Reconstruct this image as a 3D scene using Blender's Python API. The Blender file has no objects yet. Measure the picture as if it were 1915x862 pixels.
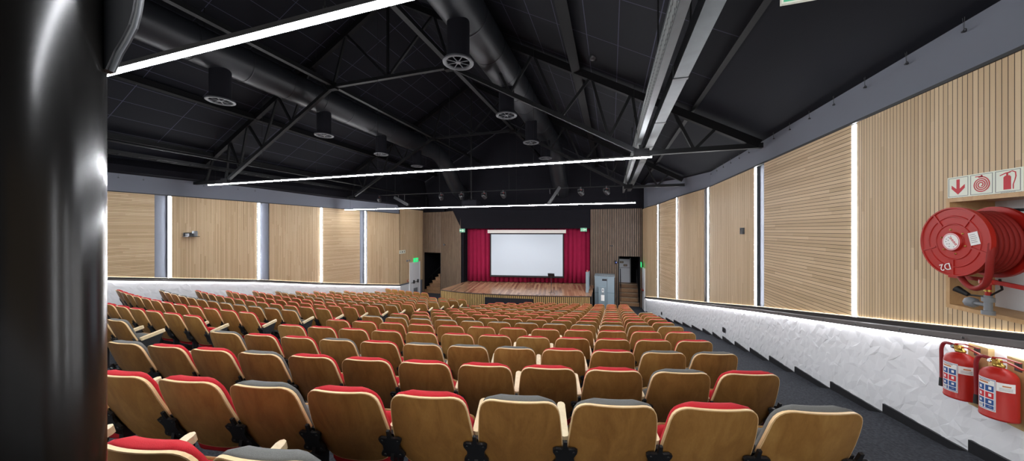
import bpy, bmesh, math, random
from mathutils import Vector, Matrix
random.seed(7)
PI = math.pi
SC = bpy.context.scene
COL = SC.collection
# ------------------------------------------------------------------ camera model
TH = math.radians(17.3); CT, ST = math.cos(TH), math.sin(TH)
F, CX, CY, ZC = 595.0, 957.5, 431.0, 4.36
def uv_(px, py): return (px - CX) / F, (CY - py) / F
def P(px, py, d):
    u, v = uv_(px, py)
    return Vector((d * (u * CT - ST), d * (u * ST + CT), ZC + v * d))
def on_y(px, py, Y):
    u, v = uv_(px, py); return P(px, py, Y / (u * ST + CT))
def on_x(px, py, X):
    u, v = uv_(px, py); return P(px, py, X / (u * CT - ST))
def on_poly(px, poly):
    """ground point (x, y, depth) where the column px meets a wall's plan polyline"""
    u = (px - CX) / F
    dx, dy = u * CT - ST, u * ST + CT
    for (x0, y0), (x1, y1) in zip(poly, poly[1:]):
        ex, ey = x1 - x0, y1 - y0
        den = dx * ey - dy * ex
        if abs(den) < 1e-9: continue
        t = (x0 * ey - y0 * ex) / den
        s = (x0 * dy - y0 * dx) / den
        if t > 0 and -1e-6 <= s <= 1 + 1e-6:
            return t * dx, t * dy, t
    return None
cam = bpy.data.cameras.new('camera'); camo = bpy.data.objects.new('camera', cam); COL.objects.link(camo)
cam.sensor_fit = 'HORIZONTAL'; cam.sensor_width = 36.0; cam.lens = 36.0 * F / 1915.0
cam.clip_start = 0.05; cam.clip_end = 200
camo.location = (0, 0, ZC); camo.rotation_euler = (PI / 2, 0, TH)
SC.camera = camo
vs = SC.view_settings
vs.view_transform = 'Standard'; vs.look = 'None'; vs.gamma = 1; vs.use_curve_mapping = False
vs.exposure = 1.2
SC.cycles.use_denoising = True
SC.cycles.max_bounces = 8
SC.cycles.diffuse_bounces = 4

# ------------------------------------------------------------------ mesh building
class MB:
    def __init__(s): s.v = []; s.f = []; s.m = []; s.sm = []; s.uvs = []
    def add(s, vs, fs, mi=0, smooth=False, M=None, uvs=None):
        b = len(s.v)
        for p in vs:
            p = Vector(p)
            s.v.append(M @ p if M is not None else p)
        for k, f in enumerate(fs):
            s.f.append([b + i for i in f]); s.m.append(mi); s.sm.append(smooth)
            s.uvs.append([uvs[i] for i in f] if uvs else None)
        return s
    def box(s, x0, y0, z0, x1, y1, z1, mi=0, M=None):
        vs = [(x0,y0,z0),(x1,y0,z0),(x1,y1,z0),(x0,y1,z0),(x0,y0,z1),(x1,y0,z1),(x1,y1,z1),(x0,y1,z1)]
        return s.add(vs, [(3,2,1,0),(4,5,6,7),(0,1,5,4),(1,2,6,5),(2,3,7,6),(3,0,4,7)], mi, False, M)
    def bar(s, a, b, w, h, mi=0, up=(0,0,1)):
        a, b = Vector(a), Vector(b); d = (b - a)
        if d.length < 1e-6: return s
        z = d.normalized(); u = Vector(up)
        x = u.cross(z)
        if x.length < 1e-4: x = Vector((1,0,0)).cross(z)
        x.normalize(); y = z.cross(x)
        vs = []
        for p in (a, b):
            for sx, sy in ((-1,-1),(1,-1),(1,1),(-1,1)): vs.append(p + x*sx*w/2 + y*sy*h/2)
        return s.add(vs, [(3,2,1,0),(4,5,6,7),(0,1,5,4),(1,2,6,5),(2,3,7,6),(3,0,4,7)], mi)
    def tube(s, pts, r, n=10, mi=0, closed=False, caps=True, smooth=True):
        pts = [Vector(p) for p in pts]; N = len(pts); vs = []; prev = None
        rs = r if isinstance(r, (list, tuple)) else [r] * N
        for i, p in enumerate(pts):
            if closed: t = pts[(i+1) % N] - pts[i-1]
            else: t = pts[min(i+1, N-1)] - pts[max(i-1, 0)]
            t.normalize()
            if prev is None:
                x = t.orthogonal().normalized()
            else:
                x = prev - t * prev.dot(t)
                x = x.normalized() if x.length > 1e-6 else t.orthogonal().normalized()
            prev = x; y = t.cross(x)
            for k in range(n):
                a = 2*PI*k/n; vs.append(p + (x*math.cos(a) + y*math.sin(a)) * rs[i])
        fs = []
        for i in range(N if closed else N-1):
            j = (i+1) % N
            for k in range(n): fs.append((i*n+k, i*n+(k+1)%n, j*n+(k+1)%n, j*n+k))
        s.add(vs, fs, mi, smooth)
        if caps and not closed:
            s.add(vs[:n], [tuple(reversed(range(n)))], mi); s.add(vs[-n:], [tuple(range(n))], mi)
        return s
    def lathe(s, prof, n=24, mi=0, M=None, smooth=True, cap0=True, cap1=True):
        """prof: (radius, z) list about +Z"""
        vs = []
        for r, z in prof:
            for k in range(n):
                a = 2*PI*k/n; vs.append((r*math.cos(a), r*math.sin(a), z))
        fs = []
        for i in range(len(prof)-1):
            for k in range(n): fs.append((i*n+k, i*n+(k+1)%n, (i+1)*n+(k+1)%n, (i+1)*n+k))
        s.add(vs, fs, mi, smooth, M)
        if cap0: s.add(vs[:n], [tuple(reversed(range(n)))], mi, False, M)
        if cap1: s.add(vs[-n:], [tuple(range(n))], mi, False, M)
        return s
    def prism(s, pts, d0, d1, mi=0, M=None):
        """polygon in local XY extruded along local Z from d0 to d1"""
        n = len(pts)
        vs = [(x,y,d0) for x,y in pts] + [(x,y,d1) for x,y in pts]
        fs = [tuple(reversed(range(n))), tuple(range(n,2*n))] + [(i,(i+1)%n,n+(i+1)%n,n+i) for i in range(n)]
        return s.add(vs, fs, mi, False, M)
    def obj(s, name, mats, parent=None, uv=False):
        me = bpy.data.meshes.new(name)
        me.from_pydata([tuple(p) for p in s.v], [], s.f)
        if not isinstance(mats, (list, tuple)): mats = [mats]
        for m in mats: me.materials.append(m)
        me.polygons.foreach_set('material_index', s.m)
        me.polygons.foreach_set('use_smooth', s.sm)
        if any(u is not None for u in s.uvs):
            L = me.uv_layers.new(name='UVMap')
            i = 0
            for u, f in zip(s.uvs, s.f):
                for k in range(len(f)):
                    L.data[i].uv = u[k] if u else (0, 0); i += 1
        me.validate(); me.update()
        o = bpy.data.objects.new(name, me); COL.objects.link(o)
        if parent is not None:
            o.parent = parent
            if parent.parent is None or parent.type == 'EMPTY' or True:
                o.matrix_parent_inverse = Matrix.Identity(4)
        return o

def thing(name, label, cat, loc=(0,0,0), rotz=0.0, group=None):
    o = bpy.data.objects.new(name, None); COL.objects.link(o); o.empty_display_size = 0.1
    o.location = loc; o.rotation_euler = (0, 0, rotz)
    o['label'] = label; o['category'] = cat
    if group: o['group'] = group
    return o
def tag(o, label, cat, group=None):
    o['label'] = label; o['category'] = cat
    if group: o['group'] = group
    return o
def struct(o, label=None, cat=None):
    o['kind'] = 'structure'
    if label: o['label'] = label
    if cat: o['category'] = cat
    return o
def recentre(o):
    """put a mesh object's origin at the bottom of its box, the mesh stays where it is"""
    vs = [v.co for v in o.data.vertices]
    c = Vector(((min(v.x for v in vs)+max(v.x for v in vs))/2, (min(v.y for v in vs)+max(v.y for v in vs))/2, min(v.z for v in vs)))
    o.data.transform(Matrix.Translation(-c)); o.location = c
    return o
def text_mesh(body, size, extrude=0.001, align='CENTER'):
    c = bpy.data.curves.new('lettering', 'FONT'); c.body = body; c.size = size; c.extrude = extrude
    c.align_x = align; c.align_y = 'CENTER'
    t = bpy.data.objects.new('lettering', c); COL.objects.link(t)
    dg = bpy.context.evaluated_depsgraph_get()
    me = bpy.data.meshes.new_from_object(t.evaluated_get(dg))
    bpy.data.objects.remove(t); bpy.data.curves.remove(c)
    return me
def add_mesh(mb, me, M, mi=0):
    mb.add([v.co for v in me.vertices], [tuple(p.vertices) for p in me.polygons], mi, False, M)
    bpy.data.meshes.remove(me)

# ------------------------------------------------------------------ materials
def lin(c):
    return tuple(((x/255)/12.92 if x/255 <= 0.04045 else ((x/255+0.055)/1.055)**2.4) for x in c) + (1.0,)
def mat(name, rgb, rough=0.6, metal=0.0, spec=0.5, noise=0.0, nscale=30.0, bump=0.0, bscale=60.0, coat=0.0):
    m = bpy.data.materials.new(name); m.use_nodes = True
    nt = m.node_tree; b = nt.nodes['Principled BSDF']
    b.inputs['Base Color'].default_value = lin(rgb); b.inputs['Roughness'].default_value = rough
    b.inputs['Metallic'].default_value = metal; b.inputs['Specular IOR Level'].default_value = spec
    b.inputs['Coat Weight'].default_value = coat
    tc = nt.nodes.new('ShaderNodeTexCoord')
    if noise > 0:
        n = nt.nodes.new('ShaderNodeTexNoise'); n.inputs['Scale'].default_value = nscale; n.inputs['Detail'].default_value = 4
        nt.links.new(tc.outputs['Object'], n.inputs['Vector'])
        mx = nt.nodes.new('ShaderNodeMix'); mx.data_type = 'RGBA'
        c = lin(rgb)
        mx.inputs[6].default_value = tuple(max(0, x*(1-noise)) for x in c[:3]) + (1,)
        mx.inputs[7].default_value = tuple(min(1, x*(1+noise)) for x in c[:3]) + (1,)
        nt.links.new(n.outputs['Fac'], mx.inputs[0]); nt.links.new(mx.outputs[2], b.inputs['Base Color'])
    if bump > 0:
        n = nt.nodes.new('ShaderNodeTexNoise'); n.inputs['Scale'].default_value = bscale; n.inputs['Detail'].default_value = 3
        nt.links.new(tc.outputs['Object'], n.inputs['Vector'])
        bp = nt.nodes.new('ShaderNodeBump'); bp.inputs['Strength'].default_value = bump; bp.inputs['Distance'].default_value = 0.01
        nt.links.new(n.outputs['Fac'], bp.inputs['Height']); nt.links.new(bp.outputs['Normal'], b.inputs['Normal'])
    return m
def emis(name, rgb, strength, base=(230,230,230)):
    m = bpy.data.materials.new(name); m.use_nodes = True
    b = m.node_tree.nodes['Principled BSDF']
    b.inputs['Base Color'].default_value = lin(base)
    b.inputs['Emission Color'].default_value = lin(rgb); b.inputs['Emission Strength'].default_value = strength
    return m
class NG:
    """small node helper"""
    def __init__(s, m): s.nt = m.node_tree
    def n(s, t, **kw):
        x = s.nt.nodes.new(t)
        for k, v in kw.items(): setattr(x, k, v)
        return x
    def link(s, a, b): s.nt.links.new(a, b)
    def math(s, op, a, b=None):
        x = s.n('ShaderNodeMath', operation=op)
        for i, v in enumerate((a, b)):
            if v is None: continue
            if isinstance(v, (int, float)): x.inputs[i].default_value = v
            else: s.link(v, x.inputs[i])
        return x.outputs[0]
def slat_mat(name, across, pitch, groove, tones, dark, rough=0.55, seglen=1.9, gdepth=0.5):
    """narrow boards: 'across' is the UV axis the boards repeat along; a thin dark groove between boards"""
    m = bpy.data.materials.new(name); m.use_nodes = True
    g = NG(m); b = m.node_tree.nodes['Principled BSDF']; b.inputs['Roughness'].default_value = rough
    b.inputs['Specular IOR Level'].default_value = 0.3
    uvn = g.n('ShaderNodeUVMap'); sp = g.n('ShaderNodeSeparateXYZ'); g.link(uvn.outputs[0], sp.inputs[0])
    c, a = (sp.outputs[0], sp.outputs[1]) if across == 'u' else (sp.outputs[1], sp.outputs[0])
    k = g.math('DIVIDE', c, pitch); idx = g.math('FLOOR', k); fr = g.math('FRACT', k)
    wn = g.n('ShaderNodeTexWhiteNoise', noise_dimensions='1D'); g.link(idx, wn.inputs['W'])
    seg = g.math('FLOOR', g.math('ADD', g.math('DIVIDE', a, seglen), g.math('MULTIPLY', wn.outputs['Value'], 7.0)))
    w2 = g.n('ShaderNodeTexWhiteNoise', noise_dimensions='2D')
    cmb = g.n('ShaderNodeCombineXYZ'); g.link(idx, cmb.inputs[0]); g.link(seg, cmb.inputs[1]); g.link(cmb.outputs[0], w2.inputs['Vector'])
    # grain stretched along the board
    cg = g.n('ShaderNodeCombineXYZ'); g.link(g.math('MULTIPLY', c, 60.0), cg.inputs[0]); g.link(g.math('MULTIPLY', a, 3.0), cg.inputs[1]); g.link(idx, cg.inputs[2])
    nz = g.n('ShaderNodeTexNoise'); nz.inputs['Scale'].default_value = 1.0; nz.inputs['Detail'].default_value = 3; g.link(cg.outputs[0], nz.inputs['Vector'])
    val = g.math('ADD', g.math('MULTIPLY', w2.outputs['Value'], 0.65), g.math('MULTIPLY', nz.outputs['Fac'], 0.35))
    rp = g.n('ShaderNodeValToRGB'); el = rp.color_ramp.elements
    el[0].position = 0.1; el[0].color = lin(tones[0]); el[1].position = 0.9; el[1].color = lin(tones[-1])
    for i, t in enumerate(tones[1:-1]):
        e = el.new(0.1 + 0.8*(i+1)/(len(tones)-1)); e.color = lin(t)
    g.link(val, rp.inputs[0])
    gr = g.math('LESS_THAN', fr, groove)
    mx = g.n('ShaderNodeMix', data_type='RGBA'); g.link(gr, mx.inputs[0]); g.link(rp.outputs[0], mx.inputs[6]); mx.inputs[7].default_value = lin(dark)
    g.link(mx.outputs[2], b.inputs['Base Color'])
    bp = g.n('ShaderNodeBump'); bp.inputs['Strength'].default_value = gdepth; bp.inputs['Distance'].default_value = 0.004
    g.link(g.math('SUBTRACT', 1.0, gr), bp.inputs['Height']); g.link(bp.outputs[0], b.inputs['Normal'])
    return m
def grain_mat(name, tones, rough=0.4, sx=9.0, sz=1.2, coat=0.0):
    """plywood / solid wood: grain stretched along local Z"""
    m = bpy.data.materials.new(name); m.use_nodes = True
    g = NG(m); b = m.node_tree.nodes['Principled BSDF']; b.inputs['Roughness'].default_value = rough
    b.inputs['Coat Weight'].default_value = coat; b.inputs['Coat Roughness'].default_value = 0.25
    tc = g.n('ShaderNodeTexCoord'); mp = g.n('ShaderNodeMapping'); mp.inputs['Scale'].default_value = (sx, sx, sz)
    oi = g.n('ShaderNodeObjectInfo')
    ad = g.n('ShaderNodeVectorMath', operation='ADD'); g.link(tc.outputs['Object'], ad.inputs[0])
    cb = g.n('ShaderNodeCombineXYZ'); g.link(g.math('MULTIPLY', oi.outputs['Random'], 9.0), cb.inputs[0]); g.link(cb.outputs[0], ad.inputs[1])
    g.link(ad.outputs[0], mp.inputs['Vector'])
    n1 = g.n('ShaderNodeTexNoise'); n1.inputs['Scale'].default_value = 2.2; n1.inputs['Detail'].default_value = 5; n1.inputs['Distortion'].default_value = 1.2
    g.link(mp.outputs[0], n1.inputs['Vector'])
    n2 = g.n('ShaderNodeTexNoise'); n2.inputs['Scale'].default_value = 22; n2.inputs['Detail'].default_value = 2; g.link(mp.outputs[0], n2.inputs['Vector'])
    v = g.math('ADD', g.math('ADD', g.math('MULTIPLY', n1.outputs['Fac'], 0.62), g.math('MULTIPLY', n2.outputs['Fac'], 0.16)), g.math('MULTIPLY', oi.outputs['Random'], 0.24))
    rp = g.n('ShaderNodeValToRGB'); el = rp.color_ramp.elements
    el[0].position = 0.28; el[0].color = lin(tones[0]); el[1].position = 0.74; el[1].color = lin(tones[-1])
    for i, t in enumerate(tones[1:-1]):
        e = el.new(0.28 + 0.46*(i+1)/(len(tones)-1)); e.color = lin(t)
    g.link(v, rp.inputs[0]); g.link(rp.outputs[0], b.inputs['Base Color'])
    return m

M_black = mat('black_steel', (26,27,30), 0.45, 0.0)
M_blackmat = mat('matt_black_paint', (20,20,25), 0.8, spec=0.1, noise=0.15, nscale=3)
M_truss = mat('charcoal_painted_steel', (15,16,18), 0.55, spec=0.2)
M_roofbeam = mat('dark_painted_beam', (11,11,13), 0.6, spec=0.12)
M_duct = mat('black_spiral_duct', (30,32,36), 0.42, 0.15, spec=0.35)
M_galv = mat('galvanised_steel', (84,89,92), 0.35, 0.85, noise=0.25, nscale=6)
M_galvdark = mat('dull_galvanised_steel', (88,91,93), 0.45, 0.6, noise=0.2, nscale=8)
M_white = mat('white_paint', (226,227,229), 0.6)
M_plaster = mat('grey_plaster', (110,115,126), 0.75, noise=0.04, nscale=2)
M_relief = mat('white_relief_panel', (232,233,235), 0.5)
M_carpet = mat('charcoal_carpet', (58,60,65), 0.95, spec=0.1, noise=0.95, nscale=45, bump=0.6, bscale=90)
M_ledge = mat('black_ledge_channel', (24,23,24), 0.5)
M_ledgelip = mat('grey_channel_lip', (92,87,85), 0.55, noise=0.2, nscale=6)
M_red_fab = mat('red_seat_fabric', (186,40,48), 0.9, spec=0.2, noise=0.16, nscale=160, bump=0.25, bscale=320)
M_grey_fab = mat('grey_seat_fabric', (104,104,101), 0.9, spec=0.2, noise=0.22, nscale=160, bump=0.25, bscale=320)
M_ply = grain_mat('seat_plywood', [(132,91,45),(157,114,60),(178,137,77)], 0.42, 5.0, 0.9, coat=0.15)
M_plyedge = mat('plywood_edge', (232,198,148), 0.5, noise=0.1, nscale=40)
M_arm = grain_mat('pale_armrest_timber', [(214,190,148),(230,208,168),(240,222,186)], 0.45, 9, 3)
M_led = emis('led_diffuser', (248,250,255), 80.0)
M_ledwall = emis('led_wall_strip', (248,250,255), 38.0)
M_cove = emis('led_cove_tape', (250,250,255), 3.3)
M_covewarm = emis('led_cove_tape_top', (255,236,200), 1.3)
TONES = [(186,160,124),(198,172,136),(206,181,145),(214,190,155)]
M_pan_v = slat_mat('oak_panel_upright_grooves', 'u', 0.042, 0.13, TONES, (62,46,32))
M_pan_h = slat_mat('oak_panel_level_grooves', 'v', 0.052, 0.12, TONES, (62,46,32))
M_panedge = mat('oak_panel_edge', (44,36,30), 0.7)
M_slat = grain_mat('proscenium_slat_timber', [(80,64,52),(106,88,72),(132,112,94)], 0.5, 8, 0.6)
M_slat_pale = grain_mat('stage_front_slat_timber', [(150,122,74),(176,148,96),(200,174,122)], 0.5, 8, 0.8)
M_darkgap = mat('dark_wall_behind_slats', (26,23,21), 0.8)
M_trimwood = grain_mat('niche_timber', [(168,128,82),(186,148,100),(200,164,116)], 0.5, 6, 2)
M_pine = grain_mat('pale_pine_board', [(178,146,96),(194,164,112),(208,180,130)], 0.55, 6, 2)
M_redpaint = mat('red_gloss_paint', (170,32,23), 0.42, spec=0.35)
M_rubber = mat('red_hose_rubber', (138,36,32), 0.65, spec=0.25)
M_blackrub = mat('black_rubber', (18,18,19), 0.6)
M_chrome = mat('chrome', (210,212,214), 0.15, 1.0)
M_brass = mat('brass', (196,170,90), 0.3, 0.9)
M_paper = mat('white_label', (232,232,228), 0.6)
M_blue = mat('label_blue', (40,80,140), 0.6)
M_signred = mat('sign_red', (196,40,52), 0.6)
M_signwhite = mat('photoluminescent_white', (226,232,216), 0.5)
M_signedge = mat('sign_border_grey', (120,124,122), 0.6)
M_green = mat('sign_green', (36,128,84), 0.5)
M_greenlit = emis('lit_exit_green', (20,220,120), 0.5, (20,160,90))
M_greenface = emis('lit_exit_face', (60,150,110), 0.35, (60,130,100))
M_curtain = mat('crimson_velvet_curtain', (138,22,58), 0.85, spec=0.2, noise=0.12, nscale=5)
M_screen = emis('projection_screen', (206,222,246), 0.06, (168,178,184))  # faint emission stands in for projector light falling on the screen
M_screenblk = mat('screen_black_border', (16,16,19), 0.8)
M_lift = mat('blue_grey_powder_coat', (122,138,146), 0.4)
M_liftdark = mat('lift_seam', (70,90,102), 0.5)
M_stepwood = grain_mat('step_timber', [(98,70,46),(128,94,64),(150,114,80)], 0.5, 2, 8)
M_lens = mat('dark_lens', (14,16,30), 0.1, coat=1.0)
M_greyplas = mat('grey_plastic', (120,124,128), 0.5)
M_pillar = mat('gloss_black_column_paint', (13,12,11), 0.2, spec=0.3)
WORLD = 1.3
# ------------------------------------------------------------------ plan of the hall (X across, Y towards the stage, metres)
def lerp_tab(tab, x):
    if x <= tab[0][0]: return tab[0][1]
    for (a, fa), (b, fb) in zip(tab, tab[1:]):
        if x <= b: return fa + (fb-fa)*(x-a)/(b-a)
    return tab[-1][1]
WR = [(2.94,-3.0),(2.94,11.5),(2.6,14.0),(2.15,16.4),(1.78,18.2),(1.70,19.4)]
WL = [(-14.9,-3.0),(-14.8,5.5),(-14.3,9.6),(-13.95,12.4),(-13.3,14.9),(-12.7,17.0),(-12.55,19.4)]
XR = lambda Y: lerp_tab([(y,x) for x,y in WR], Y)
XL = lambda Y: lerp_tab([(y,x) for x,y in WL], Y)
TR = lambda Y: ZC + lerp_tab([(-3,1.352),(11.5,1.352),(14,1.35),(16.4,1.24),(18.2,1.21),(19.4,1.2)], Y)
BR = lambda Y: ZC - lerp_tab([(-3,-.43),(3.4,.766),(5.11,1.084),(7.84,1.579),(11.97,2.37),(14,2.74),(16.4,3.166),(18.2,3.5),(19.4,3.6)], Y)
TL = lambda Y: ZC + lerp_tab([(-3,1.22),(5.5,1.206),(9.6,1.18),(12.4,1.156),(14.9,1.103),(17,1.042),(19.4,1.0)], Y)
BL = lambda Y: ZC - lerp_tab([(-3,-.02),(5.5,1.403),(9.6,2.066),(12.4,2.615),(14.9,3.05),(17,3.385),(19.4,3.42)], Y)
XC = -6.15
def roof_h(X, Y=0): return ZC + 1.9 + 0.55*(9.09-abs(X-XC))
def yr(px): return on_poly(px, WR)[1]
def yl(px): return on_poly(px, WL)[1]
YF = 19.4
def frange(a, b, step):
    n = max(1, int(math.ceil(abs(b-a)/step))); return [a+(b-a)*i/n for i in range(n+1)]

# ------------------------------------------------------------------ rows of seats: heights and curves
HN = {-1:.86,0:.955,1:1.14,2:1.31,3:1.475,4:1.635,5:1.80,6:1.975,7:2.145,8:2.315,9:2.487,10:2.655,11:2.81,12:2.962,13:3.117,14:3.27,15:3.41,16:3.41,17:3.41}
CHAIR_TOP = 0.95
def row_z(n): return max(0.0, ZC - HN[n] - CHAIR_TOP) if n < 15 else 0.0
def y_right(n, X): return 2.13 + .905*n + .01227*((X+9.43)**2 - (1.09+9.43)**2)
def y_left(n, X): return 2.75 + .89*(n-2) + (.0225*(X+7.8)**2 if X < -7.8 else 0.0)
def y_row(n, X):
    if X >= -5.3: return y_right(n, X)
    if X <= -6.8: return y_left(n, X)
    t = (X+6.8)/1.5
    return y_left(n, -6.8)*(1-t) + y_right(n, -5.3)*t

# ---- floor: stepped platforms, one mesh
mb = MB()
xs = frange(-15.3, 1.46, .42)
mb_rows = list(range(-1, 16))
def plat_edge(n, X): return y_row(n, X) - .36
# rearmost landing
zb = ZC - 1.47
vs = []; fs = []
for i, X in enumerate(xs):
    vs += [(X, -3.0, zb), (X, plat_edge(-1, X), zb)]
for i in range(len(xs)-1): fs.append((2*i, 2*i+2, 2*i+3, 2*i+1))
mb.add(vs, fs)
prevz = zb
for n in mb_rows:
    z = row_z(n)
    vs = []; fs = []
    for X in xs:
        y0 = plat_edge(n, X); y1 = plat_edge(n+1, X) if n < 15 else YF
        y1 = max(y1, y0+.02) if n < 15 else max(YF, y0+.05)
        vs += [(X, y0, prevz), (X, y0, z), (X, y1, z)]
    for i in range(len(xs)-1):
        a, b = 3*i, 3*i+3
        fs.append((a, b, b+1, a+1)); fs.append((a+1, b+1, b+2, a+2))
    mb.add(vs, fs); prevz = z
# front floor beyond the last row, up to the wall and under the aisle
mb.add([(-15.3,14.0,-.002),(3.2,14.0,-.002),(3.2,YF+3.5,-.002),(-15.3,YF+3.5,-.002)], [(0,1,2,3)])
# aisle along the panelled wall: treads that fall a little, with a low riser at every row
NOSE0, DN, DR = 3.76, .9, .158
def aisle_nose(k): return NOSE0 + DN*k, ZC - (1.893 + DR*k)
aisle_prof = []
for k in range(-8, 16):
    y0, z0 = aisle_nose(k); y1, z1 = aisle_nose(k+1)
    aisle_prof.append((y0, max(z0-.062, 0), y1, max(z1, 0)))
vs = []; fs = []
for (y0, z0, y1, z1) in aisle_prof:
    b = len(vs)
    x1a, x1b = XR(y0)+.03, XR(y1)+.03
    vs += [(1.46,y0,z0+.062),(x1a,y0,z0+.062),(1.46,y0,z0),(x1a,y0,z0),(1.46,y1,z1),(x1b,y1,z1)]
    fs += [(b,b+1,b+3,b+2),(b+2,b+3,b+5,b+4)]
    vs += [(1.46,y0,z0-1.2),(1.46,y1,z1-1.2)]; fs += [(b+2,b+4,b+7,b+6)]
mb.add(vs, fs)
floor = struct(mb.obj('floor', M_carpet))

# ---- walls (plaster behind the panels), one strip each
NICHE = (2.98, 3.93, ZC-.665, ZC+.255)
def wall_strip(name, poly, xoff, zbot, ztop, m, step=.5, hole=None):
    mb = MB(); ys = sorted(set([y for x, y in poly] + frange(poly[0][1], poly[-1][1], step)))
    if hole: ys = sorted([y for y in ys if not hole[0]-.1 < y < hole[1]+.1] + [hole[0]-.03, hole[1]+.03])
    fx = lambda Y: lerp_tab([(y,x) for x,y in poly], Y) + xoff
    vs = []; fs = []
    s = 1 if xoff > 0 else -1
    for Y in ys:
        X = fx(Y); vs += [(X,Y,zbot(Y)),(X,Y,ztop(X,Y)),(X+.12*s,Y,ztop(X,Y)),(X+.12*s,Y,zbot(Y))]
    for i in range(len(ys)-1):
        a, b = 4*i, 4*i+4
        if hole and abs(ys[i]-hole[0]+.03) < 1e-6:
            x0 = fx(ys[i]); mb.box(x0, ys[i], zbot(ys[i]), x0+.12, ys[i+1], hole[2]-.03); mb.box(x0, ys[i], hole[3]+.03, x0+.12, ys[i+1], ztop(x0, ys[i])); continue
        for k in range(4): fs.append((a+k, a+(k+1)%4, b+(k+1)%4, b+k))
    mb.add(vs, fs)
    return struct(mb.obj(name, m))
mb = MB(); mb.box(-15.6,-3.1,0,-1.0,-3.0,ZC+7.5); struct(mb.obj('wall_rear_bounce', mat('pale_bounce_wall', (226,222,214), .8)))  # unseen partial wall, added to darken the column and bounce light to seat backs
EB = lambda Y: lerp_tab([(9.6,0),(13.5,.11),(16.9,.2),(17.05,.42),(19.4,.42)], Y)
wall_strip('wall_right', WR, .07, lambda Y: max(0, BR(Y)-1.6), lambda X, Y: roof_h(min(X, 2.94), Y)+.06, M_plaster, hole=NICHE)
wall_strip('wall_left', WL, -.07, lambda Y: max(0, BL(Y)-1.8), lambda X, Y: ZC+1.93-EB(Y), M_plaster)

def relief_strip(name, X_of, B_of, y0, y1, depth, cell, side, seed):
    """white wainscot of small random triangular facets"""
    rnd = random.Random(seed); ys = frange(y0, y1, cell); nz = max(2, int(round(depth/cell)))
    vs = []; fs = []
    for i, Y in enumerate(ys):
        for j in range(nz+1):
            e = 0 < i < len(ys)-1 and 0 < j < nz
            jy = rnd.uniform(-.42,.42)*cell if e else 0; jz = rnd.uniform(-.42,.42)*cell if e else 0
            h = rnd.choice((0, .0, .002, .005, .0095)) if e else 0
            YY = Y+jy
            vs.append((X_of(YY) - side*h, YY, B_of(YY) - .1 - depth*j/nz + jz))
    for i in range(len(ys)-1):
        for j in range(nz):
            a = i*(nz+1)+j; b = a+nz+1
            if rnd.random() < .5: t = [(a,b,b+1),(a,b+1,a+1)]
            else: t = [(a,b,a+1),(b,b+1,a+1)]
            fs += t if side < 0 else [tuple(reversed(q)) for q in t]
    mb = MB(); mb.add(vs, fs)
    return struct(mb.obj(name, M_relief))
relief_strip('trim_1', lambda Y: XR(Y)-.0, BR, .2, 18.2, 1.3, .07, 1, 3)
relief_strip('trim_2', lambda Y: XL(Y)+.0, BL, 4.0, 17.0, 1.35, .09, -1, 4)
mb = MB()   # plain white end of the wainscot by the side exit
mb.box(-12.72, 17.0, 0, -12.66, YF, BL(18.2)-.1); struct(mb.obj('trim_3', M_white))
mb = MB()
mb.add([(1.78,18.2,0),(1.70,YF,0),(1.70,YF,BR(19)-.1),(1.78,18.2,BR(18.2)-.1),(1.84,18.2,0),(1.84,18.2,BR(18.2)-.1)], [(0,3,2,1),(0,4,5,3)])
struct(mb.obj('trim_4', M_white))
# skirting boards of the aisle: one sloping black board per tread
mb = MB()
for (y0, z0, y1, z1) in aisle_prof:
    if y1 < .3 or z0 <= 0.001: continue
    x0, x1 = XR(y0), XR(y1)
    for (o0, o1) in ((-.024, .01),):
        vs = [(x1+o0,y1,z1-.02),(x0+o0,y0,z0-.02),(x0+o0,y0,z0+.062),(x1+o0,y1,z1+.105),(x1+o1,y1,z1-.02),(x0+o1,y0,z0-.02),(x0+o1,y0,z0+.062),(x1+o1,y1,z1+.105)]
        mb.add(vs, [(0,1,2,3),(7,6,5,4),(0,4,5,1),(1,5,6,2),(2,6,7,3),(3,7,4,0)])
struct(mb.obj('baseboard_right', mat('black_skirting', (22,23,27), 0.55)))

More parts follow.
